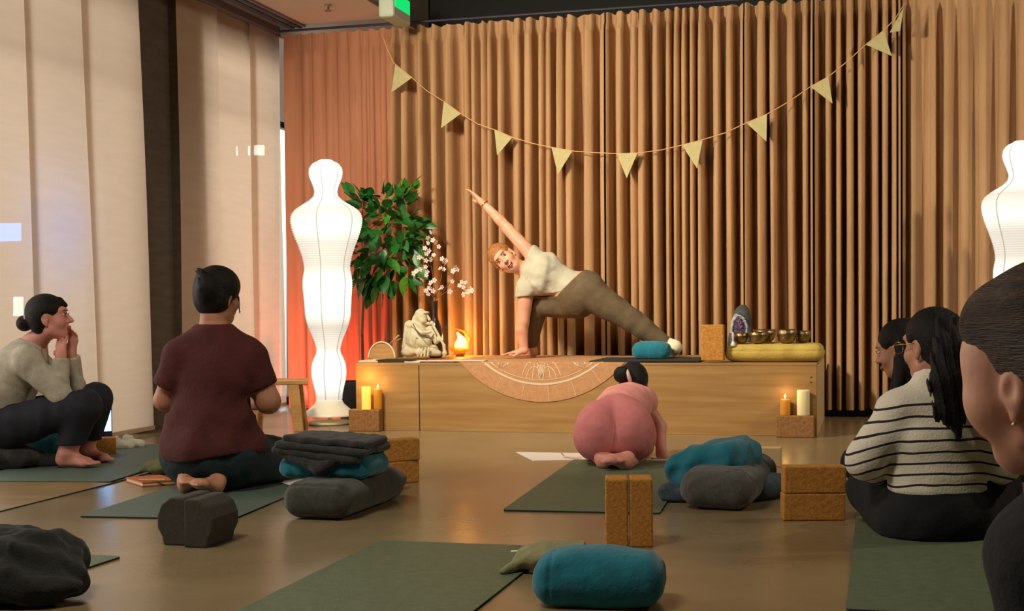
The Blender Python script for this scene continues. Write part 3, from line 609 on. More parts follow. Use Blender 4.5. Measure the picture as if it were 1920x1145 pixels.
for px, py in fl_:
    p = vp(px, py, vz+rng.uniform(-.05, .03)); o = bpy.data.objects.new('blossom', fme); COL.objects.link(o); o.parent = bt; o.location = p-np.array(bt.location)
    d = nrm(-V+rng.normal(0, .5, 3)); o.rotation_euler = Vector(d).to_track_quat('Z', 'Y').to_euler(); s_ = rng.uniform(.016, .021); o.scale = (s_, s_, s_)
    c_ = bpy.data.objects.new('centre', cme); COL.objects.link(c_); c_.parent = o
# ------------------------------------------------------------------ seated statue
bv = sv0+.55; bp_ = vp(792, 668, bv); bp_[2] = SH+.001
SB = Sdf(.0032); fw = nrm(U*.75-V*.66); Rb = frame(fw, Z)
def bl(px, py, dv=0.): return vp(px, py, bv+dv)
S_ = SB
S_.cap(bl(778, 655), bl(812, 657), .045, .04, .03); S_.ell(bl(783, 632), (.085, .085, .10), Rb, .03); S_.ell(bl(795, 640, -.03), (.055, .05, .06), Rb, .02)
S_.cap(bl(768, 610), bl(763, 650), .036, .034, .02); S_.cap(bl(763, 650), bl(790, 662, -.05), .032, .02, .015); S_.ell(bl(765, 660), (.04, .07, .035), Rb, .02)
S_.ell(bl(789, 594), (.046, .05, .058), Rb, .008); S_.ell(bl(794, 601, -.03), (.026, .022, .024), Rb, .008); S_.ell(bl(799, 586, -.02), (.026, .018, .010), Rb, .006); S_.cap(bl(802, 591, -.035), bl(805, 599, -.035), .006, .011, .004); S_.ell(bl(776, 600, -.02), (.012, .012, .030), Rb, .005)
S_.cap(bl(797, 606, -.02), bl(806, 606, -.015), .012, .01, .006)
S_.cap(bl(774, 608, -.07), bl(790, 624, -.10), .014, .013, .012); S_.cap(bl(790, 624, -.10), bl(806, 622, -.07), .013, .01, .012); S_.ell(bl(782, 610), (.07, .06, .03), Rb, .02)
S_.cap(bl(806, 615), bl(818, 640), .02, .02, .012); S_.cap(bl(786, 660, -.1), bl(822, 662, -.02), .026, .022, .015)
for q in range(4): S_.cap(bl(786+q*6, 652, -.105), bl(784+q*6, 667, -.11), .007, .008, .006)
S_.cap(bl(782, 636, -.08), bl(779, 652, -.08), .008, .01, .01, sub=True)
S_.ell(bl(796, 592, -.052), (.011, .012, .006), k=.004, sub=True); S_.cap(bl(796, 606, -.055), bl(806, 605, -.055), .0055, .005, .003, sub=True); S_.cap(bl(777, 612, -.115), bl(790, 630, -.135), .004, .004, .004, sub=True); S_.cap(bl(768, 622, -.07), bl(772, 655, -.09), .006, .008, .006, sub=True); S_.cap(bl(784, 650, -.115), bl(815, 650, -.08), .005, .005, .006, sub=True)
t = thing('seated_statue', 'pale stone statue of a seated laughing figure on stage', 'statue', bp_)
S_.build('body', M['stone'], t, lambda X, Y, Zz, F: F+.0006*np.sin(150*(Zz+X*.5)), clampz=SH+.001)
ST = Sdf(.004); ST.cap(bl(809, 604, -.05), bl(833, 648, -.05), .009, .010, .006); ST.cap(bl(833, 648, -.05), bl(834, 667, -.05), .010, .012, .006); ST.ell(bl(822, 636, -.05), (.014, .014, .02), None, .01); ST.ell(bl(810, 605, -.05), .013, None, .01); ST.ell(bl(834, 662, -.05), .017, None, .01)
ST.build('staff', M['stone'], t, clampz=SH+.001)
b = B(); b.tube([bl(774, 606, -.09), bl(780, 618, -.12), bl(792, 630, -.13), bl(808, 634, -.10), bl(814, 626, -.06)], .0035, 6); b.mk('bead_string', M['geode'], t, True)
# flame lamp
lv_ = sv0+1.1; lp = vp(862, 668, lv_); lp[2] = SH+.006
t = thing('flame_lamp', 'glowing orange flame-shaped lamp on the stage beside the statue', 'lamp', lp)
def fp(px, py, dv=0.): return vp(px, py, lv_+dv)
b = Sdf(.004); b.ell(fp(863, 656), (.052, .05, .024), frame(V, Z), .015); b.cap(fp(848, 655), fp(841, 651), .012, .003, .02); b.cap(fp(878, 655), fp(882, 648), .012, .004, .02); b.build('dish', M['petalor'], t)
b = Sdf(.004); b.ell(fp(864, 648), (.048, .032, .048), frame(V, Z), .02); b.cap(fp(866, 638), fp(858, 624), .030, .008, .03); b.build('light_globe', M['flamelamp'], t)
b = Sdf(.0035); b.cap(fp(880, 650), fp(881, 636), .007, .009, .01); b.cap(fp(881, 636), fp(872, 622), .009, .008, .01); b.cap(fp(872, 622), fp(852, 615), .008, .003, .01); b.build('leaf_shade', M['amberrim'], t)
b = B(); b.lathe([(.03, 0), (.032, .004), (.024, .012), (.001, .012)], lp-Z*.006, 24); b.mk('foot', M['mouth'], t)
point('flame_lamp_light', fp(864, 640, -.08)+Z*.02, 2.2, (1, .42, .06), .035); point('flame_lamp_light', fp(870, 638, .14)+Z*.03, 7, (1, .40, .05), .03)
# half-round wood drum with stick
dv_ = sv0+.45; c = vp(719, 672, dv_); c[2] = SH
t = thing('hand_drum', 'round wooden hand drum leaning low at left end of stage', 'drum', c)
c2 = c+Z*.01; hp = [c2+U*(.098*math.cos(a)-.012)+Z*.115*max(0, math.sin(a)) for a in np.linspace(0, PI, 24)]
b = B(); b.prism(hp, V*.03); b.mk('drum_body', M['wood'], t); b = B(); b.tube([p-V*.002 for p in hp], .006, 6); b.mk('rim', M['cream'], t, True)
b = B(); b.tube([vp(728, 648, dv_+.02), vp(748, 628, dv_+.0)], [.004, .006], 8); b.tube([vp(740, 640, dv_), vp(752, 634, dv_)], .003, 6); b.mk('drum_stick', M['wood'], t, True)
# ------------------------------------------------------------------ right end of stage
ctr = vp(1454, 676, sv0+.27); ctr[2] = SH+.058
S = Sdf(.006); S.box(ctr, (.30, .2, .05), frame(V, Z), .045, bulge=.014)
cu_ = S.build('floor_cushion', M['mustard'], None, lambda X, Y, Zz, F: F+.0035*np.cos(((X-ctr[0])*U[0]+(Y-ctr[1])*U[1])*42)*np.exp(-((Zz-ctr[2]-.03)/.03)**2)+.006*np.exp(-((Zz-ctr[2]-.012)/.004)**2), clampz=SH)
tag(cu_, 'mustard yellow floor cushion carrying the brass bowls', 'cushion')
ztop = SH+.118
def bowl(px0, px1, pyt, pyb, dv, label):
    v = sv0+dv; a, b_ = vp(px0, pyb, v), vp(px1, pyb, v); R_ = np.linalg.norm(b_-a)/2; c = (a+b_)/2; c[2] = ztop; h = (pyb-pyt)/285
    pr = [(.001, 0), (R_*.55, 0), (R_*.8, h*.2), (R_*.98, h*.6), (R_, h), (R_*.93, h), (R_*.9, h*.6), (R_*.7, h*.25), (.001, h*.15)]
    tag(B().lathe(pr, c, 36).mk('singing_bowl', M['brass'], smooth=True), label, 'bowl', 'brass singing bowls on the mustard cushion')
bowl(1377, 1403, 633, 651, .14, 'small brass singing bowl leftmost on the mustard cushion'); bowl(1403, 1440, 633, 653, .13, 'brass singing bowl, second from left at the front of cushion')
bowl(1412, 1455, 628, 651, .30, 'wide brass singing bowl standing behind the others'); bowl(1456, 1494, 628, 652, .14, 'largest front brass bowl right of cushion centre'); bowl(1493, 1520, 630, 651, .2, 'brass singing bowl rightmost on the mustard cushion')
gv = sv0+.62; gb = vp(1388, 660, gv); gb[2] = SH
t = thing('geode', 'tall amethyst geode with grey shell behind the brass bowls', 'crystal', gb)
def gq(px, py, d=0.): return vp(px, py, gv+d)
S = Sdf(.005); S.ell(gq(1389, 640), (.085, .06, .12), frame(V, Z), .03); S.ell(gq(1390, 605), (.062, .05, .10), frame(V, Z), .03); S.ell(gq(1393, 588), (.04, .04, .06), frame(V, Z), .03); S.ell(gq(1386, 619, -.07), (.052, .06, .115), frame(V, Z), .010, sub=True)
S.build('shell', M['geode'], t, lambda X, Y, Zz, F: F+wrinkle(X, Y, Zz, .004, 90, 5), clampz=SH)
S = Sdf(.005); S.ell(gq(1386, 619, -.028), (.060, .02, .125), frame(V, Z), .01); S.ell(gq(1386, 621, -.05), (.046, .045, .100), frame(V, Z), .006, sub=True); S.build('rim', M['quartz'], t, lambda X, Y, Zz, F: F+wrinkle(X, Y, Zz, .003, 160, 6), clampz=SH)
S = Sdf(.005); S.ell(gq(1386, 620, -.012), (.050, .024, .108), frame(V, Z), .01); S.build('crystals', M['amethyst'], t, lambda X, Y, Zz, F: F+wrinkle(X, Y, Zz, .006, 260, 7), clampz=SH)
p = vp(1374, 650, sv0+.08); p[2] = ztop-.02
tag(B().lathe([(.001, 0), (.014, 0), (.018, .012), (.010, .03), (.005, .036), (.007, .05), (.009, .07), (.006, .085), (.001, .092)], p, 20).mk('figurine', M['white'], smooth=True), 'tiny white bell-shaped figurine at the left of the brass bowls', 'figurine')
# teal cushion on stage under the foot
c = vp(1222, 660, sv0+.42); c[2] = SH+.06
S = Sdf(.006); S.box(c, (.125, .09, .055), frame(V, Z), .05, bulge=.01); tag(S.build('meditation_cushion', M['teal'], None, lambda X, Y, Zz, F: F+wrinkle(X, Y, Zz, .003, 60, 8), clampz=SH+.011), 'small teal cushion on the stage beside the socked foot', 'cushion')
# ------------------------------------------------------------------ bunting
vb = VC-.17
cp = [(716, 62), (726, 92), (738, 118), (772, 145), (800, 170), (832, 190), (864, 213), (895, 232), (927, 243), (960, 257), (1000, 269), (1034, 276), (1073, 283), (1115, 286), (1156, 288), (1195, 287), (1240, 281), (1279, 272), (1317, 262), (1360, 249), (1400, 230), (1438, 214), (1480, 190), (1520, 162), (1553, 144), (1590, 114), (1624, 83), (1657, 57), (1678, 36), (1697, 5)]
t = thing('bunting', 'string of pale triangular flags hanging across the curtain', 'bunting', vp(1195, 287, vb))
b = B(); b.tube([vp(*q, vb) for q in cp], .0035, 6); b.mk('cord', M['cord'], t, True)
for q in [((741, 120), (772, 146), (734, 173)), ((832, 190), (864, 213), (827, 240)), ((927, 243), (960, 258), (932, 291)), ((1034, 276), (1073, 283), (1046, 327)), ((1156, 287), (1195, 287), (1175, 334)), ((1279, 272), (1317, 263), (1307, 316)), ((1400, 231), (1438, 214), (1437, 265)), ((1520, 163), (1553, 144), (1561, 194)), ((1624, 84), (1657, 57), (1672, 105)), ((1694, 14), (1668, 61), (1688, 58))]:
    b = B(); tri = [vp(*c_, vb-.012-.01*i) for i, c_ in enumerate(q)]; b.prism(tri, V*.003); b.mk('flag', M['flag'], t)
# ------------------------------------------------------------------ yoga mats
def ymat(corner, along, side, L, Wd, label, m='mat_', th=.006):
    """corner + along*L (lengthwise) + side*Wd"""
    a, s_ = nrm(along), nrm(side); r = .015; pts = []
    for cx, cy, a0 in ((r, r, PI), (L-r, r, 1.5*PI), (L-r, Wd-r, 0), (r, Wd-r, .5*PI)):
        for q in np.linspace(a0, a0+PI/2, 4): pts.append(corner+a*(cx+r*math.cos(q))+s_*(cy+r*math.sin(q)))
    pts = [np.array([p[0], p[1], 0.001]) for p in pts]
    if np.cross(a, s_)[2] < 0: pts = pts[::-1]
    t = thing('yoga_mat', label, 'mat', np.array(corner)+a*L/2+s_*Wd/2, 'green yoga mats on the floor')
    b = B(); b.prism(pts, Z*(th-.0015)); b.mk('underside', M['matedge'], t)
    b = B(); b.prism([p+Z*(th-.0014) for p in pts], Z*.0014); b.mk('top_layer', M[m], t)
    return t
def dirvp(xv): return nrm([(xv-960)/F_PX, 1, 0])
def side_of(d): return np.array([d[1], -d[0], 0])
d = dirvp(1622); cA = gp(713, 1016); ymat(cA, -d, side_of(d), 1.83, .62, 'empty green yoga mat in the centre foreground')
d = dirvp(1488); ymat(gp(943, 958), d, side_of(d), 1.75, .62, 'green yoga mat under the pink-clad person')
d = dirvp(1391); ymat(gp(148, 970), d, side_of(d), 1.8, .64, 'green yoga mat under the person in the maroon shirt', 'mat2')
d = dirvp(1250); ymat(gp(206, 905), d, -side_of(d), 1.7, .75, 'blue-green yoga mat under the squatting person in grey sweater', 'mat2')
d = dirvp(1713); t = ymat(gp(228, 1046), -d, -side_of(d), 1.6, .62, 'green yoga mat at bottom left with a white mark')
p = gp(183, 1049, .0062); b = B(); b.lathe([(.001, 0), (.018, 0), (.018, .0006), (.001, .0006)], p, 20); b.mk('white_mark', M['white'], t)
d = dirvp(1649); ymat(gp(1606, 962), -d, side_of(d), 1.7, .62, 'green yoga mat under the person in the striped sweater')
d = dirvp(1600); ymat(gp(1596, 878), d, side_of(d), 1.2, .6, 'green yoga mat under the dark-haired person behind the striped sweater')
# ------------------------------------------------------------------ foam blocks (dark pair)
def foam(p, side, bulge_sgn, label, d):
    L = .20; w2 = .085; h = .165; s_ = nrm(side); pts = []
    prof = [(-w2/2, 0), (w2/2, 0), (w2/2+.006, .03), (w2/2+.022, .06), (w2/2+.022, .10), (w2/2+.006, .14), (w2/2-.03, h), (-w2/2+.01, h), (-w2/2, h-.008)]
    if bulge_sgn < 0: prof = [(-a, b) for a, b in prof][::-1]
    b = B(); b.prism([p+s_*a+Z*z_ for a, z_ in prof], d*L); o = b.mk('foam_block', M['eva'], bevel=.006); tag(o, label, 'yoga block', 'dark foam yoga blocks')
d = nrm(V); sd = nrm([d[1], -d[0], 0])
foam(gp(321, 1022)+sd*.012, sd, -1, 'dark foam block, left of the arched pair behind bare feet', d); foam(gp(366, 1027), sd, 1, 'dark foam block, right of the arched pair behind bare feet', d)
# ------------------------------------------------------------------ bolsters, cushions, blankets
def sbox(c, h, fwd, rnd, m, name, label, cat, vox=.007, bulge=0, wr=(.003, 40), seed=1, z0=0., post=None, up=Z, group=None):
    S = Sdf(vox); R = frame(fwd, up); S.box(c, h, R, rnd, bulge=bulge)
    def pf(X, Y, Zz, F):
        F = F+wrinkle(X, Y, Zz, wr[0], wr[1], seed)
        if post: F = post(X, Y, Zz, F, R, c)
        return F
    return tag(S.build(name, M[m], None, pf, clampz=z0), label, cat, group)
def axq(X, Y, Zz, R, c, i): return (X-c[0])*R[0, i]+(Y-c[1])*R[1, i]+(Zz-c[2])*R[2, i]
# pile 1: dark bolster, teal cushion, folded blanket
dB = nrm(V+U*.02); f0 = gp(586, 977); cB = f0+dB*.33+Z*.074
def seam(X, Y, Zz, F, R, c, hy=.33, w_=.008):   # end seam ring
    y = axq(X, Y, Zz, R, c, 1); return F+.004*np.exp(-((y+hy-.03)/.006)**2)
sbox(cB, (.142, .33, .068), dB, .062, 'darkgreen', 'bolster', 'dark grey-green bolster at the bottom of the blanket pile', 'bolster', .0065, .006, seed=4, post=seam)
cT = at(628, 893, 5.40); cT[2] = .182
sbox(cT, (.195, .14, .046), nrm(V), .044, 'teal', 'meditation_cushion', 'teal cushion squeezed between the dark bolster and folded blanket', 'cushion', .0065, 0, (.006, 45), 9)
bt_ = thing('folded_blanket', 'charcoal folded blanket on top of the teal cushion pile', 'blanket', cT+Z*.05)
for q, (dz, dx, hx, hy) in enumerate(((.052, -.02, .185, .15), (.078, .0, .19, .155), (.103, .012, .175, .14))):
    S = Sdf(.006); cc = cT+Z*dz+U*dx-V*.015; R = frame(V, nrm(Z+U*(.10-.02*q))); S.box(cc, (hx, hy, .015), R, .0145, bulge=.004)
    S.build('blanket_layer', M['dark'], bt_, lambda X, Y, Zz, F, q=q: F+wrinkle(X, Y, Zz, .005, 30+6*q, 20+q)+.012*np.maximum(0, 0))
S = Sdf(.006); S.cap(cT-U*.17+Z*.07-V*.13, cT-U*.0+Z*.0-V*.15, .026, .024, .03); S.cap(cT-U*.0+Z*.0-V*.15, cT+U*.09+Z*.05-V*.14, .024, .020, .03); S.build('hanging_fold', M['dark'], bt_, lambda X, Y, Zz, F: F+wrinkle(X, Y, Zz, .005, 60, 4))
b = B(); p = cT+U*.11-V*.148+Z*.03; b.box(p, U*.018+Z*.006, Z*.004, V*.001); b.mk('cushion_tag', M['white'], bt_)
b = B(); b.prism([gp(528, 905, .01), gp(560, 880, .01), gp(600, 880, .01), gp(560, 915, .01)], Z*.002); tag(b.mk('sheet_of_paper', M['paper']), 'white sheet of paper tucked beside the dark bolster pile', 'paper')
sbox(gp(690, 935)+Z*.04+V*.25, (.06, .10, .035), V, .03, 'darkgreen', 'rolled_towel', 'dark green-grey rolled towel behind the dark bolster', 'towel', seed=14)
# pile 2: grey bolster with teal cushion
dB = nrm(V+U*.08); f0 = gp(1338, 959); cB = f0+dB*.36+Z*.082
sbox(cB, (.148, .36, .078), dB, .074, 'grey', 'bolster', 'grey bolster under the teal cushion on the right mat', 'bolster', .0065, .006, seed=5, post=seam)
cT = at(1338, 866, 5.55)
sbox(cT, (.175, .15, .070), nrm(V+U*.35), .055, 'teal', 'meditation_cushion', 'crumpled teal cushion tilted on top of the grey bolster', 'cushion', .006, .012, (.016, 24), 19, up=nrm(Z-U*.30))
sbox(gp(1412, 940)+Z*.05+V*.12, (.12, .13, .042), nrm(V+U*.6), .04, 'bluegrey', 'folded_blanket', 'blue-grey blanket lump right of the grey bolster', 'blanket', .007, .01, (.010, 32), 24)
sbox(gp(1268, 940)+Z*.035+V*.05, (.07, .10, .035), nrm(V), .03, 'bluegrey', 'folded_blanket', 'dark blanket end poking out left of the grey bolster', 'blanket', .007, 0, (.010, 40), 25)
block(gp(1436, 878)+V*.1, yU, 'cork block showing behind the grey bolster', m='plyedge', scale=(.6, .8, .8))
# front teal cushion and sage bag
c = gp(1113, 1143)+V*.09; c[2] = .070
def front(X, Y, Zz, F, R, c):
    x = axq(X, Y, Zz, R, c, 0); z = Zz-c[2]; y = axq(X, Y, Zz, R, c, 1)
    F = F+.005*np.exp(-((x+.128-.05*z)/.005)**2)*(y < 0)
    return F+.004*np.sin(70*(z-.45*(x+.1)))*np.exp(-((x+.10)/.06)**2)*np.exp(-((z-.04)/.035)**2)
sbox(c, (.178, .11, .060), nrm(V-U*.12), .052, 'teal', 'meditation_cushion', 'plump teal cushion in the front centre of the floor', 'cushion', .005, .026, (.0035, 26), 31, post=front, z0=.001)
q_ = gp(1040, 1085)+V*.1
S = Sdf(.006); S.ell(q_+Z*.045+U*.0, (.14, .09, .05), frame(V, Z), .03); S.cap(q_-U*.12+Z*.03, q_-U*.16-V*.10+Z*.01, .025, .012, .03); S.cap(q_+U*.08+Z*.03, q_+U*.2+V*.03+Z*.012, .028, .012, .04)
bg = thing('canvas_bag', 'sage green canvas bag slumped behind the front teal cushion', 'bag', q_); S.build('bag_body', M['sage'], bg, lambda X, Y, Zz, F: F+wrinkle(X, Y, Zz, .007, 50, 33), clampz=.007)
b = B(); b.box(q_+U*.035+Z*.09-V*.01, U*.035, V*.022+Z*.006, Z*.002); b.mk('fabric_flap', M['sage'], bg)
b = B(); b.tube([q_-U*.08+Z*.085, q_-U*.13+Z*.06, q_-U*.16+Z*.058], .004, 6); b.mk('drawstring', M['cream'], bg, True)
# olive pouch and notebook
q_ = gp(290, 890)+V*.06
S = Sdf(.006); S.ell(q_+Z*.035+U*.03, (.11, .08, .045), frame(V, Z), .03); S.cap(q_-U*.05+Z*.03, q_-U*.115+Z*.012, .024, .008, .03)
tag(S.build('drawstring_pouch', M['olive'], None, lambda X, Y, Zz, F: F+wrinkle(X, Y, Zz, .005, 70, 35), clampz=.007), 'olive green cloth pouch beside the knees of the maroon shirt', 'pouch')
c = [gp(236, 903), gp(267, 913), gp(330, 908), gp(300, 898)]
nb_ = thing('notebook', 'orange notebook with pale pencil on the floor', 'notebook', gp(283, 906))
b = B(); b.prism([p+Z*.001 for p in c], Z*.005); b.mk('cover', M['notebook'], nb_); b = B(); ce = sum(c)/4; b.prism([ce+(p-ce)*.97+Z*.006 for p in c], Z*.012); b.mk('pages', M['cream'], nb_); b = B(); b.prism([p+Z*.018 for p in c], Z*.004); b.mk('cover', M['notebook'], nb_)
b = B(); b.tube([gp(261, 899, .03), gp(310, 899, .03)], .005, 6); tag(b.mk('pencil', M['pencil']), 'pale wooden pencil lying on the orange notebook', 'pencil')
# paper and ribbon in front of the pink person
b = B(); b.prism([gp(968, 848), gp(1000, 864), gp(1120, 862), gp(1100, 850)], Z*.003); tag(b.mk('sheet_of_paper', M['paper']), 'large white sheet of paper on the floor left of the pink-clad person', 'paper')
b = B(); b.prism([gp(1225, 866), gp(1300, 864), gp(1290, 855), gp(1220, 856)], Z*.003); tag(b.mk('sheet_of_paper', M['paper']), 'white sheet of paper by the hand of the pink-clad person', 'paper')
b = B(); rb_ = [gp(1050, 848, .03), gp(1056, 855, .012), gp(1072, 857, .01), gp(1088, 856, .012)]; b.add([p for p in rb_]+[p+V*.03-Z*.0 for p in rb_], [(i, i+1, i+5, i+4) for i in range(3)]); tag(b.mk('ribbon', M['scrunch']), 'pale pink ribbon curled on the white paper', 'ribbon')
# blankets at left
q_ = gp(55, 1140)+np.array([-.02, .12, 0])
S = Sdf(.008); S.ell(q_+np.array([-.10, .05, .09]), (.22, .18, .10), None, .04); S.ell(q_+np.array([.03, -.06, .05]), (.13, .10, .055), None, .03); S.cap(q_+np.array([-.14, .02, .16]), q_+np.array([.02, .02, .15]), .04, .032, .02); S.cap(q_+np.array([-.10, -.12, .06]), q_+np.array([.12, -.02, .05]), .05, .04, .015); S.cap(q_+np.array([.12, -.02, .06]), q_+np.array([.05, .08, .10]), .04, .03, .015)
tag(S.build('crumpled_blanket', M['darkest'], None, lambda X, Y, Zz, F: F+wrinkle(X, Y, Zz, .020, 24, 41)+wrinkle(X, Y, Zz, .007, 60, 42), clampz=.008), 'dark crumpled blanket at the bottom left corner', 'blanket')
q_ = gp(20, 882)+np.array([0, .12, 0])
S = Sdf(.008); S.ell(q_+np.array([-.08, .0, .06]), (.22, .16, .07), None, .03); S.cap(q_+np.array([-.1, -.04, .04]), q_+np.array([.22, .02, .035]), .04, .035, .03)
tag(S.build('blanket', M['dark'], None, lambda X, Y, Zz, F: F+wrinkle(X, Y, Zz, .016, 30, 43), clampz=.008), 'dark grey blanket under the squatting person at left', 'blanket')
q_ = gp(25, 870)+np.array([.02, .32, 0]); sbox(q_+Z*.085, (.22, .14, .075), V, .06, 'teal', 'meditation_cushion', 'teal cushion the grey-sweater person sits on', 'cushion', seed=44, z0=.008)
# display, shoes at left
q_ = gp(192, 838); 
t = thing('tablet', 'upright tablet with pale blue lit screen behind the knees at left', 'tablet', q_)
b = B(); b.box(q_+Z*.15, np.array([.055, .02, 0]), np.array([.002, -.006, 0]), Z*.15); b.mk('case', M['screen'], t, bevel=.004)
b = B(); b.box(q_+Z*.195+np.array([.002, -.006, 0]), np.array([.05, .018, 0]), np.array([.0008, -.002, 0]), Z*.10); b.mk('screen', M['bluescreen'], t)
q_ = gp(233, 842)
S = Sdf(.005)
for dx, dy, yw in ((-.02, .0, .3), (.035, .10, -.5)):
    c_, s_ = math.cos(yw), math.sin(yw); A1 = q_+np.array([dx-.04, dy, .03]); A2 = q_+np.array([dx+.05*c_, dy+.05*s_, .022])
    S = Sdf(.005); S.cap(A1, A2, .032, .026, .02); S.cap(A1+Z*.02, A1+Z*.03, .03, .03, .02); S.ell(A1+Z*.055, (.022, .018, .03), None, .01, sub=True)
    tag(S.build('canvas_shoe', M['shoecloth'], None, lambda X, Y, Zz, F: F+wrinkle(X, Y, Zz, .004, 70, 45), clampz=.0), ('cream canvas shoe, front one by the foot of the blind' if dx < 0 else 'cream canvas shoe, back one by the foot of the blind'), 'shoe')
# ================================================================== PEOPLE
def cut(X, Y, Zz, F, p, n): n = nrm(n); return np.maximum(F, (X-p[0])*n[0]+(Y-p[1])*n[1]+(Zz-p[2])*n[2])
class Head:
    def __init__(s, c, fwd, upv=Z, sc=1.): s.c = np.asarray(c, float); s.R = frame(fwd, upv); s.s = sc
    def P(s, x, y, z): return s.c+s.R@(np.array([x, y, z])*s.s)
    def skin(s, S, nose=1., sm=False):
        k = s.s; e = lambda p, r, kk=.02, sub=False: S.ell(s.P(*p), np.array(r)*k, s.R, kk, sub)
        e((0, -.012, .03), (.073, .09, .08)); e((0, .028, -.03), (.058, .06, .082)); e((0, .05, -.092), (.026, .026, .022), .025)
        e((-.034, .052, -.035), (.026, .028, .026), .02); e((.034, .052, -.035), (.026, .028, .026), .02); e((0, .074, .028), (.046, .018, .012), .02)
        for q in (-1, 1): e((q*.03, .094, .002), (.015, .011, .010), .012, True)
        S.cap(s.P(0, .084, .006), s.P(0, .106*nose**.3, -.034), .008*k, .0115*k, .008); e((-.011, .094, -.038), (.008, .009, .007), .006); e((.011, .094, -.038), (.008, .009, .007), .006)
        e((0, .086, -.062), (.02, .009, .0075), .008); e((0, .084, -.0735), (.018, .009, .007), .008)
        S.cap(s.P(-.045, .005, -.075), s.P(-.012, .05, -.098), .018*k, .015*k, .03); S.cap(s.P(.045, .005, -.075), s.P(.012, .05, -.098), .018*k, .015*k, .03)
        for q in (-1, 1):
            e((q*.074, -.008, -.012), (.009, .019, .031), .006); e((q*.082, -.003, -.008), (.006, .009, .015), .005, True); e((q*.073, -.003, -.042), (.007, .010, .010), .005)
    def face(s, parent, smile=False):
        for q in (-1, 1):
            S = Sdf(.0022); S.ell(s.P(q*.03, .081, .001), np.array([.0115, .008, .0045])*s.s, s.R); o = S.build('eye', M['white'], parent)
            S = Sdf(.0018); S.ell(s.P(q*.03, .0885, .001), np.array([.0052, .003, .0046])*s.s, s.R); S.build('iris', M['eye'], o)
            S = Sdf(.002); S.cap(s.P(q*.017, .09, .003), s.P(q*.03, .093, .0075), .0016, .0022, .002); S.cap(s.P(q*.03, .093, .0075), s.P(q*.044, .085, .003), .0022, .0016, .002); S.build('eyelid', M['eye'], parent)
            S = Sdf(.002); S.cap(s.P(q*.015, .093, .022), s.P(q*.045, .084, .025), .003, .002, .003); S.build('eyebrow', M['hairbrown'] if not smile else M['hairginger'], parent)
        if smile:
            S = Sdf(.002); S.ell(s.P(0, .09, -.069), np.array([.022, .008, .0105])*s.s, s.R); o = S.build('mouth', M['mouth'], parent)
            S = Sdf(.002); S.ell(s.P(0, .0935, -.0665), np.array([.016, .005, .0038])*s.s, s.R); S.build('teeth', M['tooth'], o)
            S = Sdf(.002)
            for sg, zz in ((1, -.058), (-1, -.081)): S.cap(s.P(-.022, .088, -.066), s.P(0, .0965, zz), .003, .0038, .004); S.cap(s.P(.022, .088, -.066), s.P(0, .0965, zz), .003, .0038, .004)
            S.build('lips', M['lip'], parent)
        else:
            S = Sdf(.002); S.ell(s.P(0, .0905, -.0625), np.array([.020, .0065, .0055])*s.s, s.R); S.ell(s.P(0, .0885, -.073), np.array([.017, .0065, .006])*s.s, s.R); S.build('lips', M['lip'], parent)
    def hair(s, parent, m, low=-.07, fs=(.108, -.045, -.03), extra=None, vox=.0055, front=.055, grooves=.0006, side=.078, name='hair', sweep=0.):
        S = Sdf(vox); k = s.s
        S.ell(s.P(0, -.02, .036), np.array([side+.004, .10, .088])*k, s.R, .02); S.ell(s.P(0, -.045, -.01), np.array([side-.004, .066, .082])*k, s.R, .03)
        S.ell(s.P(0, fs[0], fs[1]), np.array([.066, .085, .10])*k, s.R, .012, True)
        for q in (-1, 1): S.ell(s.P(q*.085, .012, fs[2]), np.array([.03, .034, .05])*k, s.R, .012, True)
        if extra: extra(S, s)
        def pf(X, Y, Zz, F):
            q = [((X-s.c[0])*s.R[0, i]+(Y-s.c[1])*s.R[1, i]+(Zz-s.c[2])*s.R[2, i])/k for i in range(3)]
            a = np.arctan2(q[0], q[2]+.03+sweep*q[1]); F = F+grooves*(np.sin(a*46+q[1]*9)+.7*np.sin(a*83+q[1]*22+1.3))
            return F
        return S.build(name, M[m], parent, pf)
def hand(S, w, fwd, palm, thumb=1, curl=.3, s=1., spread=.12, r=.0085):
    """w wrist; fwd finger direction; palm normal (pointing out of the palm); thumb = side sign along fwd x palm"""
    f = nrm(fwd); n = nrm(np.asarray(palm)-f*np.dot(palm, f)); x = np.cross(f, n)*thumb
    L = lambda a, b, c: np.asarray(w)+(f*a+x*b+n*c)*s
    S.cap(L(.0, 0, 0), L(.02, 0, 0), .026*s, .028*s, .015, flat=(n, .7)); 
    for b in (-.026, -.009, .009, .026): S.cap(L(.02, b*.6, 0), L(.082, b, 0), .0125*s, .0115*s, .012)
    S.ell(L(.035, .022, .008), (.018*s, .018*s, .014*s), None, .012)
    for b, ln in zip((.027, .009, -.009, -.026), (.068, .076, .070, .054)):
        p = L(.082, b, 0); a = 0; d0 = nrm(f+x*spread*b/.027)
        for j, (fr, cc) in enumerate(((.45, .5), (.32, .9), (.23, .7))):
            a += curl*cc; d = d0*math.cos(a)+n*math.sin(a); p2 = p+d*ln*fr*s; S.cap(p, p2, (r-.0008*j)*s, (r-.0012-.0008*j)*s, .004); p = p2
    p = L(.022, .024, .006); p1 = L(.052, .050, .014); p2 = L(.078, .058, .022)
    S.cap(p, p1, .0125*s, .0105*s, .01); S.cap(p1, p2, .0105*s, .0085*s, .005)
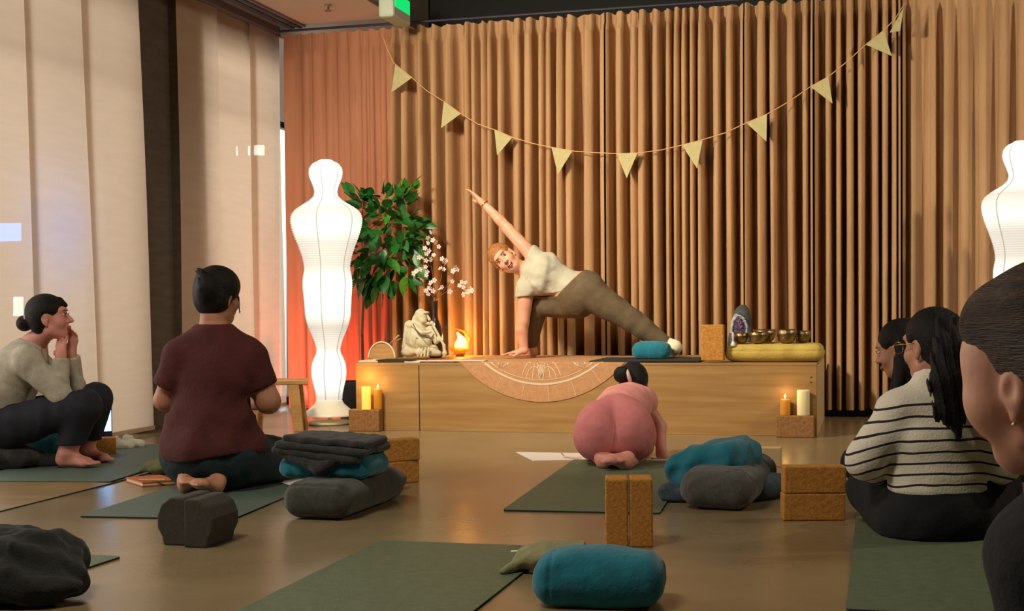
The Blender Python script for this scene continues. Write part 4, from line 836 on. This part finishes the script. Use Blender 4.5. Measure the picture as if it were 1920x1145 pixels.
def foot(S, ankle, toe, upn, s=1., big=1, toes=True, fl=1.):
    """ankle joint; toe direction vector; upn = from sole to instep; big = side of big toe along toe x up"""
    f = nrm(toe); n = nrm(np.asarray(upn)-f*np.dot(upn, f)); x = np.cross(f, n)*big
    L = lambda a, b, c: np.asarray(ankle)+(f*a+x*b+n*c*fl)*s
    S.ell(L(-.03, 0, -.045), (.032*s, .032*s, .03*s), None, .02); S.cap(L(0, 0, 0), L(-.02, 0, -.045), .034*s, .03*s, .02)
    S.cap(L(0, 0, -.02), L(.10, .008, -.055), .034*s, .024*s, .03, flat=(n, .8)); S.cap(L(.10, .022, -.06), L(.10, -.028, -.062), .02*s, .016*s, .02); S.cap(L(-.02, -.01, -.055), L(.10, -.02, -.062), .022*s, .018*s, .02)
    if toes:
        for b, ln, r in ((.026, .052, .0125), (.009, .048, .0095), (-.004, .043, .009), (-.017, .036, .0085), (-.029, .028, .008)):
            S.cap(L(.105, b, -.062), L(.105+ln, b*1.1, -.066), r*s, r*.85*s, .006)
def person(label, loc): return thing('person', label, 'person', loc)
# ---------------------------------------------------------------- teacher on the stage
tv = sv0+.60
def T(px, py, dv=0.): return vp(px, py, tv+dv)
H = Head(T(944, 484, -.04), -V+U*.14-Z*.04, -U*.79+Z*.61, 1.0)
S1, S2 = T(1002, 484), T(987, 545, -.02)
def t_torso(S):
    S.cap(T(1095, 545), T(1078, 545), .115, .105, .04, flat=(V, .8)); S.cap(T(1078, 545), T(1022, 517), .10, .115, .05, flat=(V, .75)); S.ell(T(1018, 515), (.15, .10, .125), frame(V, nrm(T(990, 508)-T(1090, 548))), .04)
    S.cap(S1, S2, .052, .055, .03); S.cap(T(1020, 498, -.08), T(1012, 530, -.08), .04, .04, .04)
def t_legs(S, hem=0):
    S.cap(T(1098, 542), T(1080, 552), .118, .112, .04, flat=(V, .85)); S.cap(T(1105, 550), T(1185, 600), .108, .068, .03); S.cap(T(1185, 600), T(1206, 615), .068, .064, .02); S.cap(T(1206, 615), T(1257, 652), .062, .042, .02)
    S.cap(T(1085, 568, .03), T(1008, 572, .10), .098, .07, .03); S.cap(T(1008, 572, .10), T(994, 648, .16), .066, .038, .02)
def t_arms(S, up=1, fore=True):
    S.cap(S1, T(953, 430), .050, .040, .02); S.cap(S2, T(980, 603, -.02), .056, .044, .02)
    if fore: S.cap(T(953, 430), T(937, 412), .038, .036, .01); S.cap(T(937, 412), T(905, 380), .035, .024, .01); S.cap(T(980, 603, -.02), T(978, 618, -.02), .046, .043, .01); S.cap(T(978, 618, -.02), T(983, 657, -.02), .043, .028, .01)
tb_ = T(1090, 600); tb_[2] = SH
t = person('woman on stage in side-angle yoga pose, pale t-shirt, one arm raised', tb_)
S = Sdf(.0065); t_torso(S); t_legs(S); t_arms(S); H.skin(S); S.cap(T(990, 510), H.P(0, -.015, -.05), .052, .05, .03)
hand(S, T(905, 380), T(870, 348)-T(905, 380), -U*.62-Z*.7-V*.3, -1, .1, .98, .03); hw = T(983, 657, -.02); hw[2] = max(hw[2], SH+.035); hand(S, hw, -U*.95-V*.25-Z*.16, -Z, 1, .05, 1.0, .35)
fa = T(994, 648, .16); fa[2] = SH+.085; foot(S, fa, -U*1.0-V*.1, Z, .95); fb = T(1266, 650, -.03); foot(S, fb, nrm(-Z*.5-V*.6-U*.5), U*.5+Z*.5-V*.2, .9, toes=False)
S.build('body', M['skin'], t, clampz=SH+.010)
H.face(t, True)
def tex(S, h): S.cap(h.P(0, -.10, .01), h.P(0, -.12, -.02), .03, .02, .02); S.cap(h.P(.06, .03, .05), h.P(.076, .02, -.02), .012, .006, .015)
H.hair(t, 'hairginger', extra=tex)
S = Sdf(.0065, .012); t_torso(S); S.cap(S1, S1+(T(953, 430)-S1)*.12, .056, .056, .02); S.cap(S2, S2+(T(980, 603)-S2)*.12, .068, .062, .02)
pa, pb_ = T(1098, 512), T(1056, 555)
def tpost(X, Y, Zz, F):
    F = F+wrinkle(X, Y, Zz, .006, 34, 71)+.003*np.sin(60*((X-pa[0])*.4+(Zz-pa[2])*1.0))
    F = cut(X, Y, Zz, F, (pa+pb_)/2+nrm(T(1095,545)-T(1022,517))*.015, nrm(np.cross(pb_-pa, V)) if np.dot(np.cross(pb_-pa, V), U) > 0 else -nrm(np.cross(pb_-pa, V)))
    F = cut(X, Y, Zz, F, T(980, 503), nrm(H.c-T(1010, 513))); return cut(X, Y, Zz, F, T(984, 556), -Z+U*.1)
S.build('tshirt', M['tee'], t, tpost)
nn = nrm(np.cross(pb_-pa, V)); nn = nn if nn@U > 0 else -nn
S = Sdf(.0065, .0095); t_legs(S); t_torso(S); zt_ = T(1040, 556)[2]; ft = T(996, 640, .16)
def lpost(X, Y, Zz, F):
    F = F+wrinkle(X, Y, Zz, .002, 40, 72); F = np.maximum(F, SH+.07-Zz); pe = T(1256, 650); F = np.where(Zz > zt_, cut(X, Y, Zz, F, (pa+pb_)/2-nn*.02, -nn), F); return cut(X, Y, Zz, F, pe, T(1257, 652)-T(1206, 615))
S.build('leggings', M['khaki'], t, lpost)
S = Sdf(.006, .006); S.cap(T(1252, 645), T(1266, 650, -.03), .040, .038, .01); foot(S, fb, nrm(-Z*.5-V*.6-U*.5), U*.5+Z*.5-V*.2, .9, toes=False); S.build('sock', M['sock'], t, clampz=SH+.012)
b = B(); wq = T(908, 383); ax_ = nrm(T(905, 380)-T(953, 430)); e1 = nrm(np.cross(ax_, V)); e2 = np.cross(ax_, e1); b.tube([wq+(e1*math.cos(a)+e2*math.sin(a))*.029 for a in np.linspace(0, 2*PI, 18)], .004, 6, False); b.mk('bracelet', M['gold'], t, True)
# ---------------------------------------------------------------- maroon shirt
def Q(px, py, Y): return at(px, py, Y)
yb = 6.0; f = nrm([.37, .93, 0]); sd_ = side_of(f)
H = Head(Q(410, 553, 6.02), [.62, .78, -.12], Z, 1.04); Rt = frame(f, Z)
def m_torso(S):
    S.ell(Q(402, 705, yb), (.185, .125, .19), Rt, .05); S.ell(Q(396, 790, yb), (.195, .15, .15), Rt, .05); S.cap(Q(340, 672, yb), Q(466, 672, yb), .062, .062, .05); S.cap(Q(350, 664, yb), Q(396, 632, yb), .055, .06, .05); S.cap(Q(455, 664, yb), Q(406, 632, yb), .055, .06, .05)
    S.ell(Q(396, 845, yb), (.205, .165, .12), Rt, .05)
pel = Q(396, 855, yb); kn = []
def m_legs(S):
    S.ell(pel+Z*.02, (.226, .19, .15), Rt, .05)
    for sg in (-1, 1):
        hp = pel+sd_*sg*.105+Z*-.005; k_ = hp+f*.43+sd_*sg*.05; k_[2] = .10; S.cap(hp, k_, .125, .085, .04); an = pel+sd_*sg*.075-f*.07; an[2] = .075; S.cap(np.array([k_[0], k_[1], .065]), an, .062, .045, .03)
def m_arms(S):
    a = Q(468, 675, yb); e = Q(503, 752, 6.0); S.cap(a, e, .062, .056, .02); S.cap(e, Q(484, 756, 6.32), .053, .03, .015)
    a2 = Q(338, 675, yb); e2 = Q(308, 750, 6.02); S.cap(a2, e2, .06, .048, .02); S.cap(e2, Q(360, 762, 6.34), .045, .03, .015)
t = person('person in maroon t-shirt kneeling with back turned, dark hair pinned up', np.array([pel[0], pel[1], 0]))
S = Sdf(.008); m_torso(S); m_legs(S); m_arms(S); H.skin(S); S.cap(Q(401, 632, yb), H.P(0, -.02, -.06), .064, .060, .03)
hand(S, Q(478, 758, 6.32), nrm([-.4, .8, .1]), [-.8, -.2, .1], 1, .5); hand(S, Q(360, 762, 6.34), nrm([.4, .8, .1]), [.8, -.2, .1], -1, .5)
for sg in (-1, 1):
    an = pel+sd_*sg*.075-f*.17; an[2] = .034; an[0] += .05; foot(S, an, -f*.85+sd_*(.35-sg*.42)-Z*.03, -Z, .92, toes=True, fl=.62)
S.build('body', M['skindark'], t, clampz=.008)
def mex(S, h):
    S.ell(Q(388, 540, 5.92), (.045, .04, .06), None, .02); S.cap(Q(384, 525, 5.92), Q(374, 512, 5.93), .022, .012, .012); S.cap(Q(374, 512, 5.93), Q(365, 506, 5.93), .010, .003, .008); S.cap(Q(376, 528, 5.9), Q(371, 520, 5.9), .006, .004, .004); S.cap(Q(380, 508, 5.92), Q(369, 503, 5.92), .012, .004, .008)
    S.cap(Q(446, 560, 6.05), Q(450, 588, 6.05), .008, .003, .01); S.ell(h.P(0, -.03, -.025), (.088, .074, .075), h.R, .02); S.ell(h.P(0, .0, .04), (.088, .095, .085), h.R, .02); S.ell(Q(382, 548, 5.93), (.03, .03, .05), None, .02); S.cap(Q(378, 540, 5.9), Q(372, 528, 5.9), .02, .006, .01)
H.hair(t, 'hairblack', extra=mex)
S = Sdf(.0075, .018); m_torso(S); S.ell(Q(401, 842, yb), (.215, .19, .12), Rt, .06); a = Q(468, 675, yb); e = Q(499, 752, 6.02); S.cap(a, a+(e-a)*.52, .070, .066, .03); a2 = Q(338, 675, yb); e2 = Q(308, 750, 6.02); S.cap(a2, a2+(e2-a2)*.54, .064, .064, .03)
hc = Q(396, 852, yb)
def mpost(X, Y, Zz, F):
    dz = np.exp(-((Zz-.2)/.12)**2); F = F+wrinkle(X, Y, Zz, .007, 20, 81)+.006*np.sin(42*(X*.9+Y*.2)+3*np.sin(9*Zz))*np.clip((.55-Zz)/.3, 0, 1)
    F = np.maximum(F, (hc[2]-.0+.02*np.sin(9*(X-hc[0])))-Zz)
    for (p, q) in ((a, e), (a2, e2)):
        d = nrm(q-p); c = p+(q-p)*.68; tt = (X-c[0])*d[0]+(Y-c[1])*d[1]+(Zz-c[2])*d[2]; w_ = np.sqrt((X-c[0])**2+(Y-c[1])**2+(Zz-c[2])**2); F = np.where((w_ < .12) & (np.abs(X-hc[0]) > .17) & (Zz < p[2]-.02), np.maximum(F, tt), F)
    return cut(X, Y, Zz, F, Q(402, 607, yb), Z+U*.0)
S.build('tshirt', M['maroon'], t, mpost)
S = Sdf(.008, .008); m_legs(S); S.build('leggings', M['tealleg'], t, lambda X, Y, Zz, F: F+wrinkle(X, Y, Zz, .003, 40, 82), clampz=.008)
# ---------------------------------------------------------------- grey sweater, left
y0 = 6.95; ff_ = nrm([1, .12, 0]); H = Head(Q(93, 594, y0), [1, .08, .12], nrm(Z-np.array([.12, 0, 0])), 1.0)
def g_torso(S):
    R = frame([1, .1, -.1], Z); S.ell(Q(0, 780, 7.0), (.17, .13, .13), R, .05); S.ell(Q(14, 735, 7.0), (.165, .125, .14), R, .05); S.ell(Q(38, 690, 7.0), (.17, .12, .13), frame([1, .1, -.45], Z), .05)
    S.cap(Q(50, 672, 6.84), Q(62, 670, 7.16), .06, .06, .05); S.cap(Q(45, 665, 7.0), Q(62, 645, 7.0), .07, .06, .04)
nk, fk = Q(160, 760, 6.85), Q(180, 748, 7.08); na, fa_ = Q(126, 848, 6.88), Q(160, 843, 7.12)
def g_legs(S, cuff=0.):
    S.ell(Q(2, 800, 7.0), (.15, .17, .12), frame([1, .1, 0], Z), .05)
    S.cap(Q(15, 800, 6.9), nk, .105, .072, .04); S.cap(Q(18, 795, 7.12), fk, .10, .072, .04); S.cap(nk, na, .068, .045+cuff, .03); S.cap(fk, fa_, .068, .045+cuff, .03)
ne, fe = Q(112, 740, 6.84), Q(140, 722, 7.05); nw, fw_ = Q(114, 668, 6.86), Q(133, 664, 7.0)
def g_arms(S):
    S.cap(Q(54, 682, 6.84), ne, .058, .045, .03); S.cap(ne, nw, .044, .028, .02); S.cap(Q(66, 680, 7.16), fe, .056, .044, .03); S.cap(fe, fw_, .043, .028, .02)
gl = Q(60, 860, 6.95); gl[2] = 0
t = person('person in grey sweater squatting in profile, hands against cheeks, hair in bun', gl)
S = Sdf(.0072); g_torso(S); g_legs(S); g_arms(S); H.skin(S, 1.1); S.cap(Q(62, 648, 7.0), H.P(0, -.015, -.055), .055, .05, .03)
hand(S, nw, H.P(-.075, .045, .0)-nw, np.array([.25, 1, 0]), 1, .25, .95); hand(S, fw_, nrm(Q(138, 632, 7.0)-fw_), np.array([-.6, -1, 0]), -1, .5, .95)
na2 = na.copy(); na2[2] = .095; fa2 = fa_.copy(); fa2[2] = .09; S.cap(na, na2, .04, .034, .02); S.cap(fa_, fa2, .04, .034, .02); foot(S, na2, [1, -.12, 0], Z, 1.0, -1); foot(S, fa2, [1, -.08, 0], Z, 1.0, 1)
S.build('body', M['skinpink'], t, clampz=.008); H.face(t)
def gex(S, h): S.ell(Q(46, 606, y0), (.042, .045, .042), None, .012); S.cap(h.P(0, .062, .075), h.P(.0, .088, .05), .02, .012, .015)
H.hair(t, 'hairblack', extra=gex)
b = B(); cc = Q(52, 599, y0); ax_ = nrm([1, 0, .3]); e1 = np.array([0, 1., 0]); e2 = nrm(np.cross(ax_, e1)); b.tube([cc+(e1*math.cos(a)+e2*math.sin(a))*.034 for a in np.linspace(0, 2*PI, 18)], .006, 6, False); b.mk('hair_tie', M['scrunch'], t, True)
S = Sdf(.0072, .012); g_torso(S); g_arms(S)
def gpost(X, Y, Zz, F):
    F = F+wrinkle(X, Y, Zz, .006, 28, 91); hb = Q(0, 768, 7.0)[2]; F = np.maximum(F, (hb+.35*(X-Q(0, 768, 7.0)[0])*0+.0)-Zz + np.where(X > Q(70, 700, 7.0)[0], -.2, 0))
    F = cut(X, Y, Zz, F, Q(68, 640, 7.0), [.45, 0, 1])*1.0 if False else np.where(X < Q(92, 700, 6.9)[0], cut(X, Y, Zz, F, Q(66, 638, 7.0), [.2, 0, 1]), F)
    for w_, e_ in ((nw, ne), (fw_, fe)):
        d = nrm(w_-e_); c = w_-d*.01; rr_ = np.sqrt((X-c[0])**2+(Y-c[1])**2+(Zz-c[2])**2); F = np.where(rr_ < .09, np.maximum(F, (X-c[0])*d[0]+(Y-c[1])*d[1]+(Zz-c[2])*d[2]), F)
    return F
S.build('sweater', M['greytop'], t, gpost)
S = Sdf(.0075, .012); g_legs(S, .012); zc = .125; S.build('trousers', M['navy'], t, lambda X, Y, Zz, F: np.maximum(F+wrinkle(X, Y, Zz, .006, 30, 92), zc-Zz-.1*(X < Q(90, 850, 6.9)[0])), clampz=.03)
# ---------------------------------------------------------------- pink
H = Head(Q(1188, 722, 7.32), [.12, .8, -.75], nrm([0.05, .6, .75]), .98)
def p_torso(S):
    S.cap(Q(1153, 788, 6.80), Q(1168, 765, 7.0), .13, .115, .06, flat=(Z, .85)); S.cap(Q(1168, 765, 7.0), Q(1180, 752, 7.18), .12, .12, .05, flat=(Z, .75)); S.cap(Q(1148, 752, 7.18), Q(1208, 755, 7.18), .05, .05, .04)
def p_seat(S):
    for px in (1123, 1182): S.ell(Q(px, 809, 6.74), (.115, .14, .14), None, .05)
    S.ell(Q(1153, 822, 6.74), (.17, .14, .11), None, .05); S.cap(Q(1153, 785, 6.80), Q(1163, 768, 6.95), .13, .115, .05, flat=(Z, .85))
    S.cap(Q(1120, 820, 6.78), Q(1122, 845, 7.12), .10, .075, .04); S.cap(Q(1186, 820, 6.78), Q(1196, 845, 7.12), .10, .075, .04)
t = person('person in pink leggings and top folded forward on heels, seen from behind', np.array([Q(1153, 860, 6.7)[0], 6.7, 0]))
S = Sdf(.0072, -.025); p_seat(S); S.grow = 0.; p_torso(S); H.skin(S); S.cap(Q(1180, 750, 7.2), H.P(0, -.02, -.06), .05, .046, .03)
el = Q(1236, 800, 7.16); wr = Q(1240, 845, 7.02); S.cap(Q(1210, 762, 7.18), el, .046, .04, .02); S.cap(el, wr, .038, .027, .015); hand(S, wr, nrm([.1, -.2, -1]), [0, 1, 0], 1, .4, .95)
el = Q(1112, 800, 7.2); wr = Q(1112, 850, 7.1); S.cap(Q(1146, 762, 7.18), el, .046, .04, .02); S.cap(el, wr, .038, .027, .015); hand(S, wr, nrm([-.1, .5, -.6]), [0, -.5, -1], 1, .3, .95)
for (k_, an, ts, bg_) in (((1205, 868, 7.0), (1172, 868, 6.56), nrm([-.8, -.5, -.12]), 1), ((1118, 862, 7.0), (1132, 862, 6.62), nrm([.55, -.6, -.1]), -1)):
    A = Q(*k_); A[2] = .05; C_ = Q(*an); C_[2] = .036; S.cap(A, C_, .050, .036, .03); foot(S, C_, ts, -Z, .9, bg_, fl=.6)
S.build('body', M['skinpink'], t, clampz=.008)
def pex(S, h): S.ell(Q(1166, 702, 7.22), (.046, .042, .046), None, .012)
H.hair(t, 'hairblack', extra=pex)
b = B(); cc = Q(1178, 705, 7.22); ax_ = nrm([1, 0, .3]); e1 = np.array([0, 1., 0]); e2 = nrm(np.cross(ax_, e1)); b.tube([cc+(e1*math.cos(a)+e2*math.sin(a))*.034 for a in np.linspace(0, 2*PI, 18)], .011, 8, False); b.mk('scrunchie', M['scrunch'], t, True)
S = Sdf(.0072, .009); p_seat(S)
def ppost(X, Y, Zz, F):
    c = Q(1153, 805, 6.6); F = F+.013*np.exp(-((X-c[0])/.016)**2)*np.exp(-((Zz-c[2]+.01)/.10)**2)*(Y < 6.78)+.006*np.exp(-((X-c[0])/.045)**2)*(Y < 6.78); F = np.maximum(F, .04-Zz)
    return F+wrinkle(X, Y, Zz, .0015, 50, 93)
S.build('leggings', M['pink'], t, ppost)
S = Sdf(.0065, .016); p_torso(S); hp = Q(1153, 752, 6.9)
S.build('crop_top', M['pinktop'], t, lambda X, Y, Zz, F: cut(X, Y, Zz, np.maximum(F+wrinkle(X, Y, Zz, .003, 50, 94), (6.83+1.2*(X-hp[0])**2)-Y), Q(1180, 740, 7.27), [0, 1, .1]))
# ---------------------------------------------------------------- striped sweater
ys = 4.6; H = Head(Q(1745, 645, 4.62), [-.52, .85, -.10], Z, 1.03); f = nrm([-.12, 1, 0]); Rt = frame(f, Z)
stripe = mat('striped_knit', (224, 214, 196), .95, bump=.3, bscale=120); nt = stripe.node_tree; N = nt.nodes; L = nt.links; bb = N['Principled BSDF']
geo = N.new('ShaderNodeNewGeometry'); sx = N.new('ShaderNodeSeparateXYZ'); L.new(geo.outputs['Position'], sx.inputs[0])
def mth(op, a, b=None, c=None):
    n = N.new('ShaderNodeMath'); n.operation = op
    for i, q in enumerate((a, b, c)):
        if q is None: continue
        if isinstance(q, (int, float)): n.inputs[i].default_value = q
        else: L.new(q, n.inputs[i])
    return n.outputs[0]
zst = Q(1750, 748, 4.45)[2]; nz_ = N.new('ShaderNodeTexNoise'); nz_.inputs['Scale'].default_value = 5; L.new(geo.outputs['Position'], nz_.inputs[0])
xo = mth('SUBTRACT', sx.outputs[0], float(Q(1755, 800, ys)[0])); bow = mth('MULTIPLY', mth('MULTIPLY', xo, xo), -.55)
zz_ = mth('ADD', mth('SUBTRACT', sx.outputs[2], bow), mth('MULTIPLY', mth('SUBTRACT', nz_.outputs[0], .5), .03))
ph_ = mth('FRACT', mth('MULTIPLY', zz_, 1/.0385)); isl = mth('LESS_THAN', ph_, .2); below = mth('LESS_THAN', zz_, zst); msk = mth('MULTIPLY', isl, below)
mx = N.new('ShaderNodeMixRGB'); mx.inputs[1].default_value = (*lin((222, 212, 192)), 1); mx.inputs[2].default_value = (*lin((34, 28, 40)), 1); L.new(msk, mx.inputs[0]); L.new(mx.outputs[0], bb.inputs['Base Color'])
M['stripe'] = stripe
def s_torso(S):
    S.ell(Q(1756, 905, ys), (.155, .115, .13), Rt, .05); S.ell(Q(1755, 825, ys), (.155, .11, .16), Rt, .05); S.cap(Q(1688, 772, ys), Q(1832, 775, ys), .058, .058, .05); S.cap(Q(1700, 765, ys), Q(1748, 725, ys), .045, .05, .05); S.cap(Q(1820, 768, ys), Q(1760, 725, ys), .045, .05, .05)
le, re_ = Q(1622, 862, 4.58), Q(1878, 868, 4.58); lw, rw = Q(1662, 888, 4.82), Q(1872, 888, 4.86)
def s_arms(S, g=0):
    S.cap(Q(1680, 778, ys), le, .052+g, .046+g, .03); S.cap(le, lw, .044+g, .03+g, .02); S.cap(Q(1838, 780, ys), re_, .052+g, .046+g, .03); S.cap(re_, rw, .044+g, .03+g, .02)
def s_legs(S):
    S.ell(Q(1755, 965, 4.6), (.185, .15, .125), Rt, .05)
    for hx, kx, ax2 in ((1705, 1636, 1775), (1808, 1868, 1735)):
        k_ = Q(kx, 936, 4.88); k_[2] = .125; a_ = Q(ax2, 960, 5.02); a_[2] = .07; S.cap(Q(hx, 975, 4.62), k_, .105, .08, .04); S.cap(k_, a_, .07, .045, .03)
t = person('person in striped sweater sitting cross-legged, long black ponytail down the back', np.array([Q(1755, 1000, 4.6)[0], 4.6, 0]))
S = Sdf(.0072); s_torso(S); s_arms(S); s_legs(S); H.skin(S); S.cap(Q(1753, 730, ys), H.P(0, -.02, -.06), .052, .048, .03); hand(S, lw, [.5, .8, -.1], [0, 0, 1], 1, .4); hand(S, rw, [-.5, .8, -.1], [0, 0, 1], -1, .4)
for ax2, sg in ((1775, 1), (1735, -1)): a_ = Q(ax2, 960, 5.02); a_[2] = .07; foot(S, a_, [sg, .2, 0], [0, 1, .3], .95, sg)
S.build('body', M['skindark'], t, clampz=.008)
def sex(S, h): S.ell(Q(1782, 612, 4.56), (.035, .035, .04), None, .02); S.cap(h.P(0, -.1, -.02), h.P(0, -.06, -.06), .04, .03, .03)
H.hair(t, 'hairblack', extra=sex)
S = Sdf(.0055); pp = [Q(1778, 612, 4.50), Q(1788, 660, 4.44), Q(1780, 715, 4.42), Q(1784, 765, 4.42), Q(1798, 815, 4.43)]; rr_ = [.046, .062, .060, .044, .014]
for i in range(4): S.cap(pp[i], pp[i+1], rr_[i], rr_[i+1], .03, flat=(np.array([0, 1., 0]), .6))
S.cap(Q(1770, 740, 4.42), Q(1758, 790, 4.42), .025, .004, .02)
S.build('ponytail', M['hairblack'], t, lambda X, Y, Zz, F: F+.0028*np.sin(X*420+8*np.sin(Zz*12))+.003*np.sin(X*190+Zz*40))
b = B(); b.tube([H.P(-.078, .0, .004), H.P(-.08, .06, .006), H.P(-.07, .095, .004)], .0022, 6); b.tube([H.P(-.07, .095, .004)]+[H.P(-.043+.024*math.cos(a), .103, -.004+.02*math.sin(a)) for a in np.linspace(PI, 3*PI, 16)], .0015, 5); b.mk('glasses', M['gold'], t, True)
S = Sdf(.007, .013); s_torso(S); s_arms(S, .006); S.cap(Q(1754, 735, ys), Q(1752, 705, 4.6), .056, .05, .02)
hz = Q(1755, 951, ys)[2]
def spost(X, Y, Zz, F):
    F = F+wrinkle(X, Y, Zz, .006, 24, 95)+.003*np.sin(90*Zz+6*X)*np.exp(-((Zz-hz-.05)/.06)**2); F = np.maximum(F, hz-Zz); F = cut(X, Y, Zz, F, Q(1752, 690, 4.6), Z)
    for w_, e_ in ((lw, le), (rw, re_)):
        d = nrm(w_-e_); c = w_-d*.06; rr = np.sqrt((X-c[0])**2+(Y-c[1])**2+(Zz-c[2])**2); F = np.where(rr < .11, np.maximum(F, (X-c[0])*d[0]+(Y-c[1])*d[1]+(Zz-c[2])*d[2]), F)
    return F
S.build('striped_sweater', M['stripe'], t, spost)
S = Sdf(.0075, .010); s_legs(S); S.ell(Q(1755, 930, 4.6), (.158, .118, .07), Rt, .03); S.build('trousers', M['blackcloth'], t, lambda X, Y, Zz, F: F+wrinkle(X, Y, Zz, .004, 28, 96), clampz=.008)
# ---------------------------------------------------------------- dark-haired person behind
yh = 5.75; H = Head(Q(1686, 652, yh), [-.8, .55, -.25], Z, 1.0); f = nrm([-.5, .85, 0]); Rt = frame(f, Z); s_ = side_of(f); pl = Q(1745, 880, yh); pl[2] = .13
t = person('dark-haired person sitting mostly hidden behind the striped sweater', np.array([pl[0], pl[1], 0]))
def h_t(S): S.ell(pl+Z*.12, (.14, .11, .15), Rt, .05); S.ell(pl+Z*.32, (.14, .10, .16), Rt, .05); S.cap(pl+Z*.44-s_*.12, pl+Z*.44+s_*.12, .05, .05, .04)
def h_a(S):
    for sg in (-1, 1): e = pl+Z*.2+s_*sg*.15+f*.05; S.cap(pl+Z*.44+s_*sg*.13, e, .045, .038, .03); S.cap(e, pl+Z*.06+f*.22+s_*sg*.05, .036, .026, .02)
def h_l(S):
    S.ell(pl, (.16, .13, .12), Rt, .05)
    for sg in (-1, 1): k_ = pl+f*.22+s_*sg*.2; k_[2] = .11; S.cap(pl+s_*sg*.08, k_, .09, .065, .04); a_ = pl+f*.32-s_*sg*.05; a_[2] = .06; S.cap(k_, a_, .058, .04, .03)
S = Sdf(.009); h_t(S); h_a(S); h_l(S); H.skin(S); S.cap(pl+Z*.46, H.P(0, -.02, -.06), .05, .045, .03)
for sg in (-1, 1): hand(S, pl+Z*.06+f*.22+s_*sg*.05, f-Z*.2, Z, sg, .4); a_ = pl+f*.32-s_*sg*.05; a_[2] = .07; foot(S, a_, -s_*sg+f*.2, f, .9)
S.build('body', M['skindark'], t, clampz=.008); H.face(t)
def hex_(S, h): S.cap(h.P(.0, -.08, .0), Q(1706, 735, yh-.02), .06, .035, .03); S.cap(h.P(-.055, -.04, -.02), Q(1684, 735, yh-.1), .04, .02, .03)
H.hair(t, 'hairblack', extra=hex_)
S = Sdf(.009, .012); h_t(S); h_a(S); S.build('top', M['blackcloth'], t, lambda X, Y, Zz, F: np.maximum(F, Zz-(pl[2]+.52)), clampz=.12)
S = Sdf(.009, .012); h_l(S); S.build('trousers', M['navy'], t, clampz=.008)
# ---------------------------------------------------------------- nearest person, right edge
yf = 1.75; f = nrm([-.55, .83, -.08]); H = Head(Q(1966, 698, yf), f, nrm(Z+np.array([-.14, .05, 0])), 1.10); fh = nrm([-.75, .66, 0]); s_ = side_of(fh); Rt = frame(fh, Z)
nb = H.P(0, -.03, -.12)-Z*.015-fh*.04; t = person('person with chestnut hair tied back, nearest the camera at right edge', np.array([nb[0], nb[1], 0]))
LS = Q(1978, 1045, 1.66)
def f_t(S):
    S.cap(LS, nb-Z*.09+s_*.15, .06, .06, .05); S.cap(LS, nb-Z*.02, .058, .055, .05); S.ell(nb-Z*.24, (.17, .12, .19), Rt, .05); S.ell(nb-Z*.42, (.155, .12, .16), Rt, .05); S.cap(nb-s_*.12-Z*.07, nb-Z*.005, .05, .055, .05); S.cap(nb+s_*.12-Z*.07, nb-Z*.005, .05, .055, .05)
def f_a(S):
    for sg in (-1, 1): e = nb-Z*.36+s_*sg*.2+fh*.04 if sg > 0 else Q(1968, 1300, 1.64); S.cap(nb-Z*.10+s_*sg*.17 if sg > 0 else LS, e, .052, .044, .03); S.cap(e, nb-Z*.46+s_*sg*.1+fh*.24, .04, .028, .02)
def f_l(S):
    S.ell(nb-Z*(nb[2]-.13), (.19, .15, .125), Rt, .05)
    for sg in (-1, 1): o_ = np.array([nb[0], nb[1], 0]); k_ = o_+fh*.32+s_*sg*.24+Z*.12; S.cap(o_+s_*sg*.1+Z*.13, k_, .105, .08, .04); S.cap(k_, o_+fh*.42-s_*sg*.06+Z*.07, .068, .045, .03)
S = Sdf(.0062); f_t(S); f_a(S); f_l(S); H.skin(S); S.ell(H.P(-.042, .044, -.018), (.032, .044, .056), H.R, .03); S.ell(H.P(-.038, .038, .04), (.034, .042, .05), H.R, .03); S.cap(nb-Z*.03, H.P(0, -.025, -.06), .056, .054, .03)
for sg in (-1, 1): hand(S, nb-Z*.46+s_*sg*.1+fh*.24, fh-Z*.2, Z, sg, .4); foot(S, np.array([nb[0], nb[1], 0])+fh*.42-s_*sg*.06+Z*.07, -s_*sg+fh*.2, fh, .9)
S.build('body', M['skin'], t, clampz=.008); H.face(t)
def fex(S, h): S.ell(h.P(0, -.01, .062), (.086, .098, .080), h.R, .02); S.ell(h.P(-.026, .040, .064), (.052, .050, .050), h.R, .02); S.ell(h.P(0, -.135, .03), (.045, .04, .045), h.R, .015)
H.hair(t, 'hairchest', extra=fex, fs=(.128, -.078, -.085), vox=.0042, grooves=.0004, side=.079, sweep=1.2)
b = B(); b.lathe([(.001, 0), (.0025, .001), (.003, .003), (.001, .005)], H.P(-.077, .0, -.053), 10); b.mk('earring', M['white'], t, True)
S = Sdf(.0075, .012); f_t(S); f_a(S); S.build('black_top', M['blackcloth'], t, lambda X, Y, Zz, F: cut(X, Y, Zz, F+wrinkle(X, Y, Zz, .003, 30, 97), nb+Z*.0, Z), clampz=.12)
S = Sdf(.009, .012); f_l(S); S.build('trousers', M['navy'], t, clampz=.008)
# bottle near the right lamp
p = gp(1916, 902); tt_ = thing('drinking_bottle', 'black drinking bottle with pale cap band near the right-edge lamp', 'bottle', p)
B().lathe([(.001, 0), (.032, 0), (.034, .01), (.034, .12), (.028, .14), (.001, .14)], p, 24).mk('bottle_body', M['black_plastic'], tt_, True); B().lathe([(.001, .14), (.026, .14), (.026, .155), (.001, .155)], p, 24).mk('cap', M['white'], tt_, True)
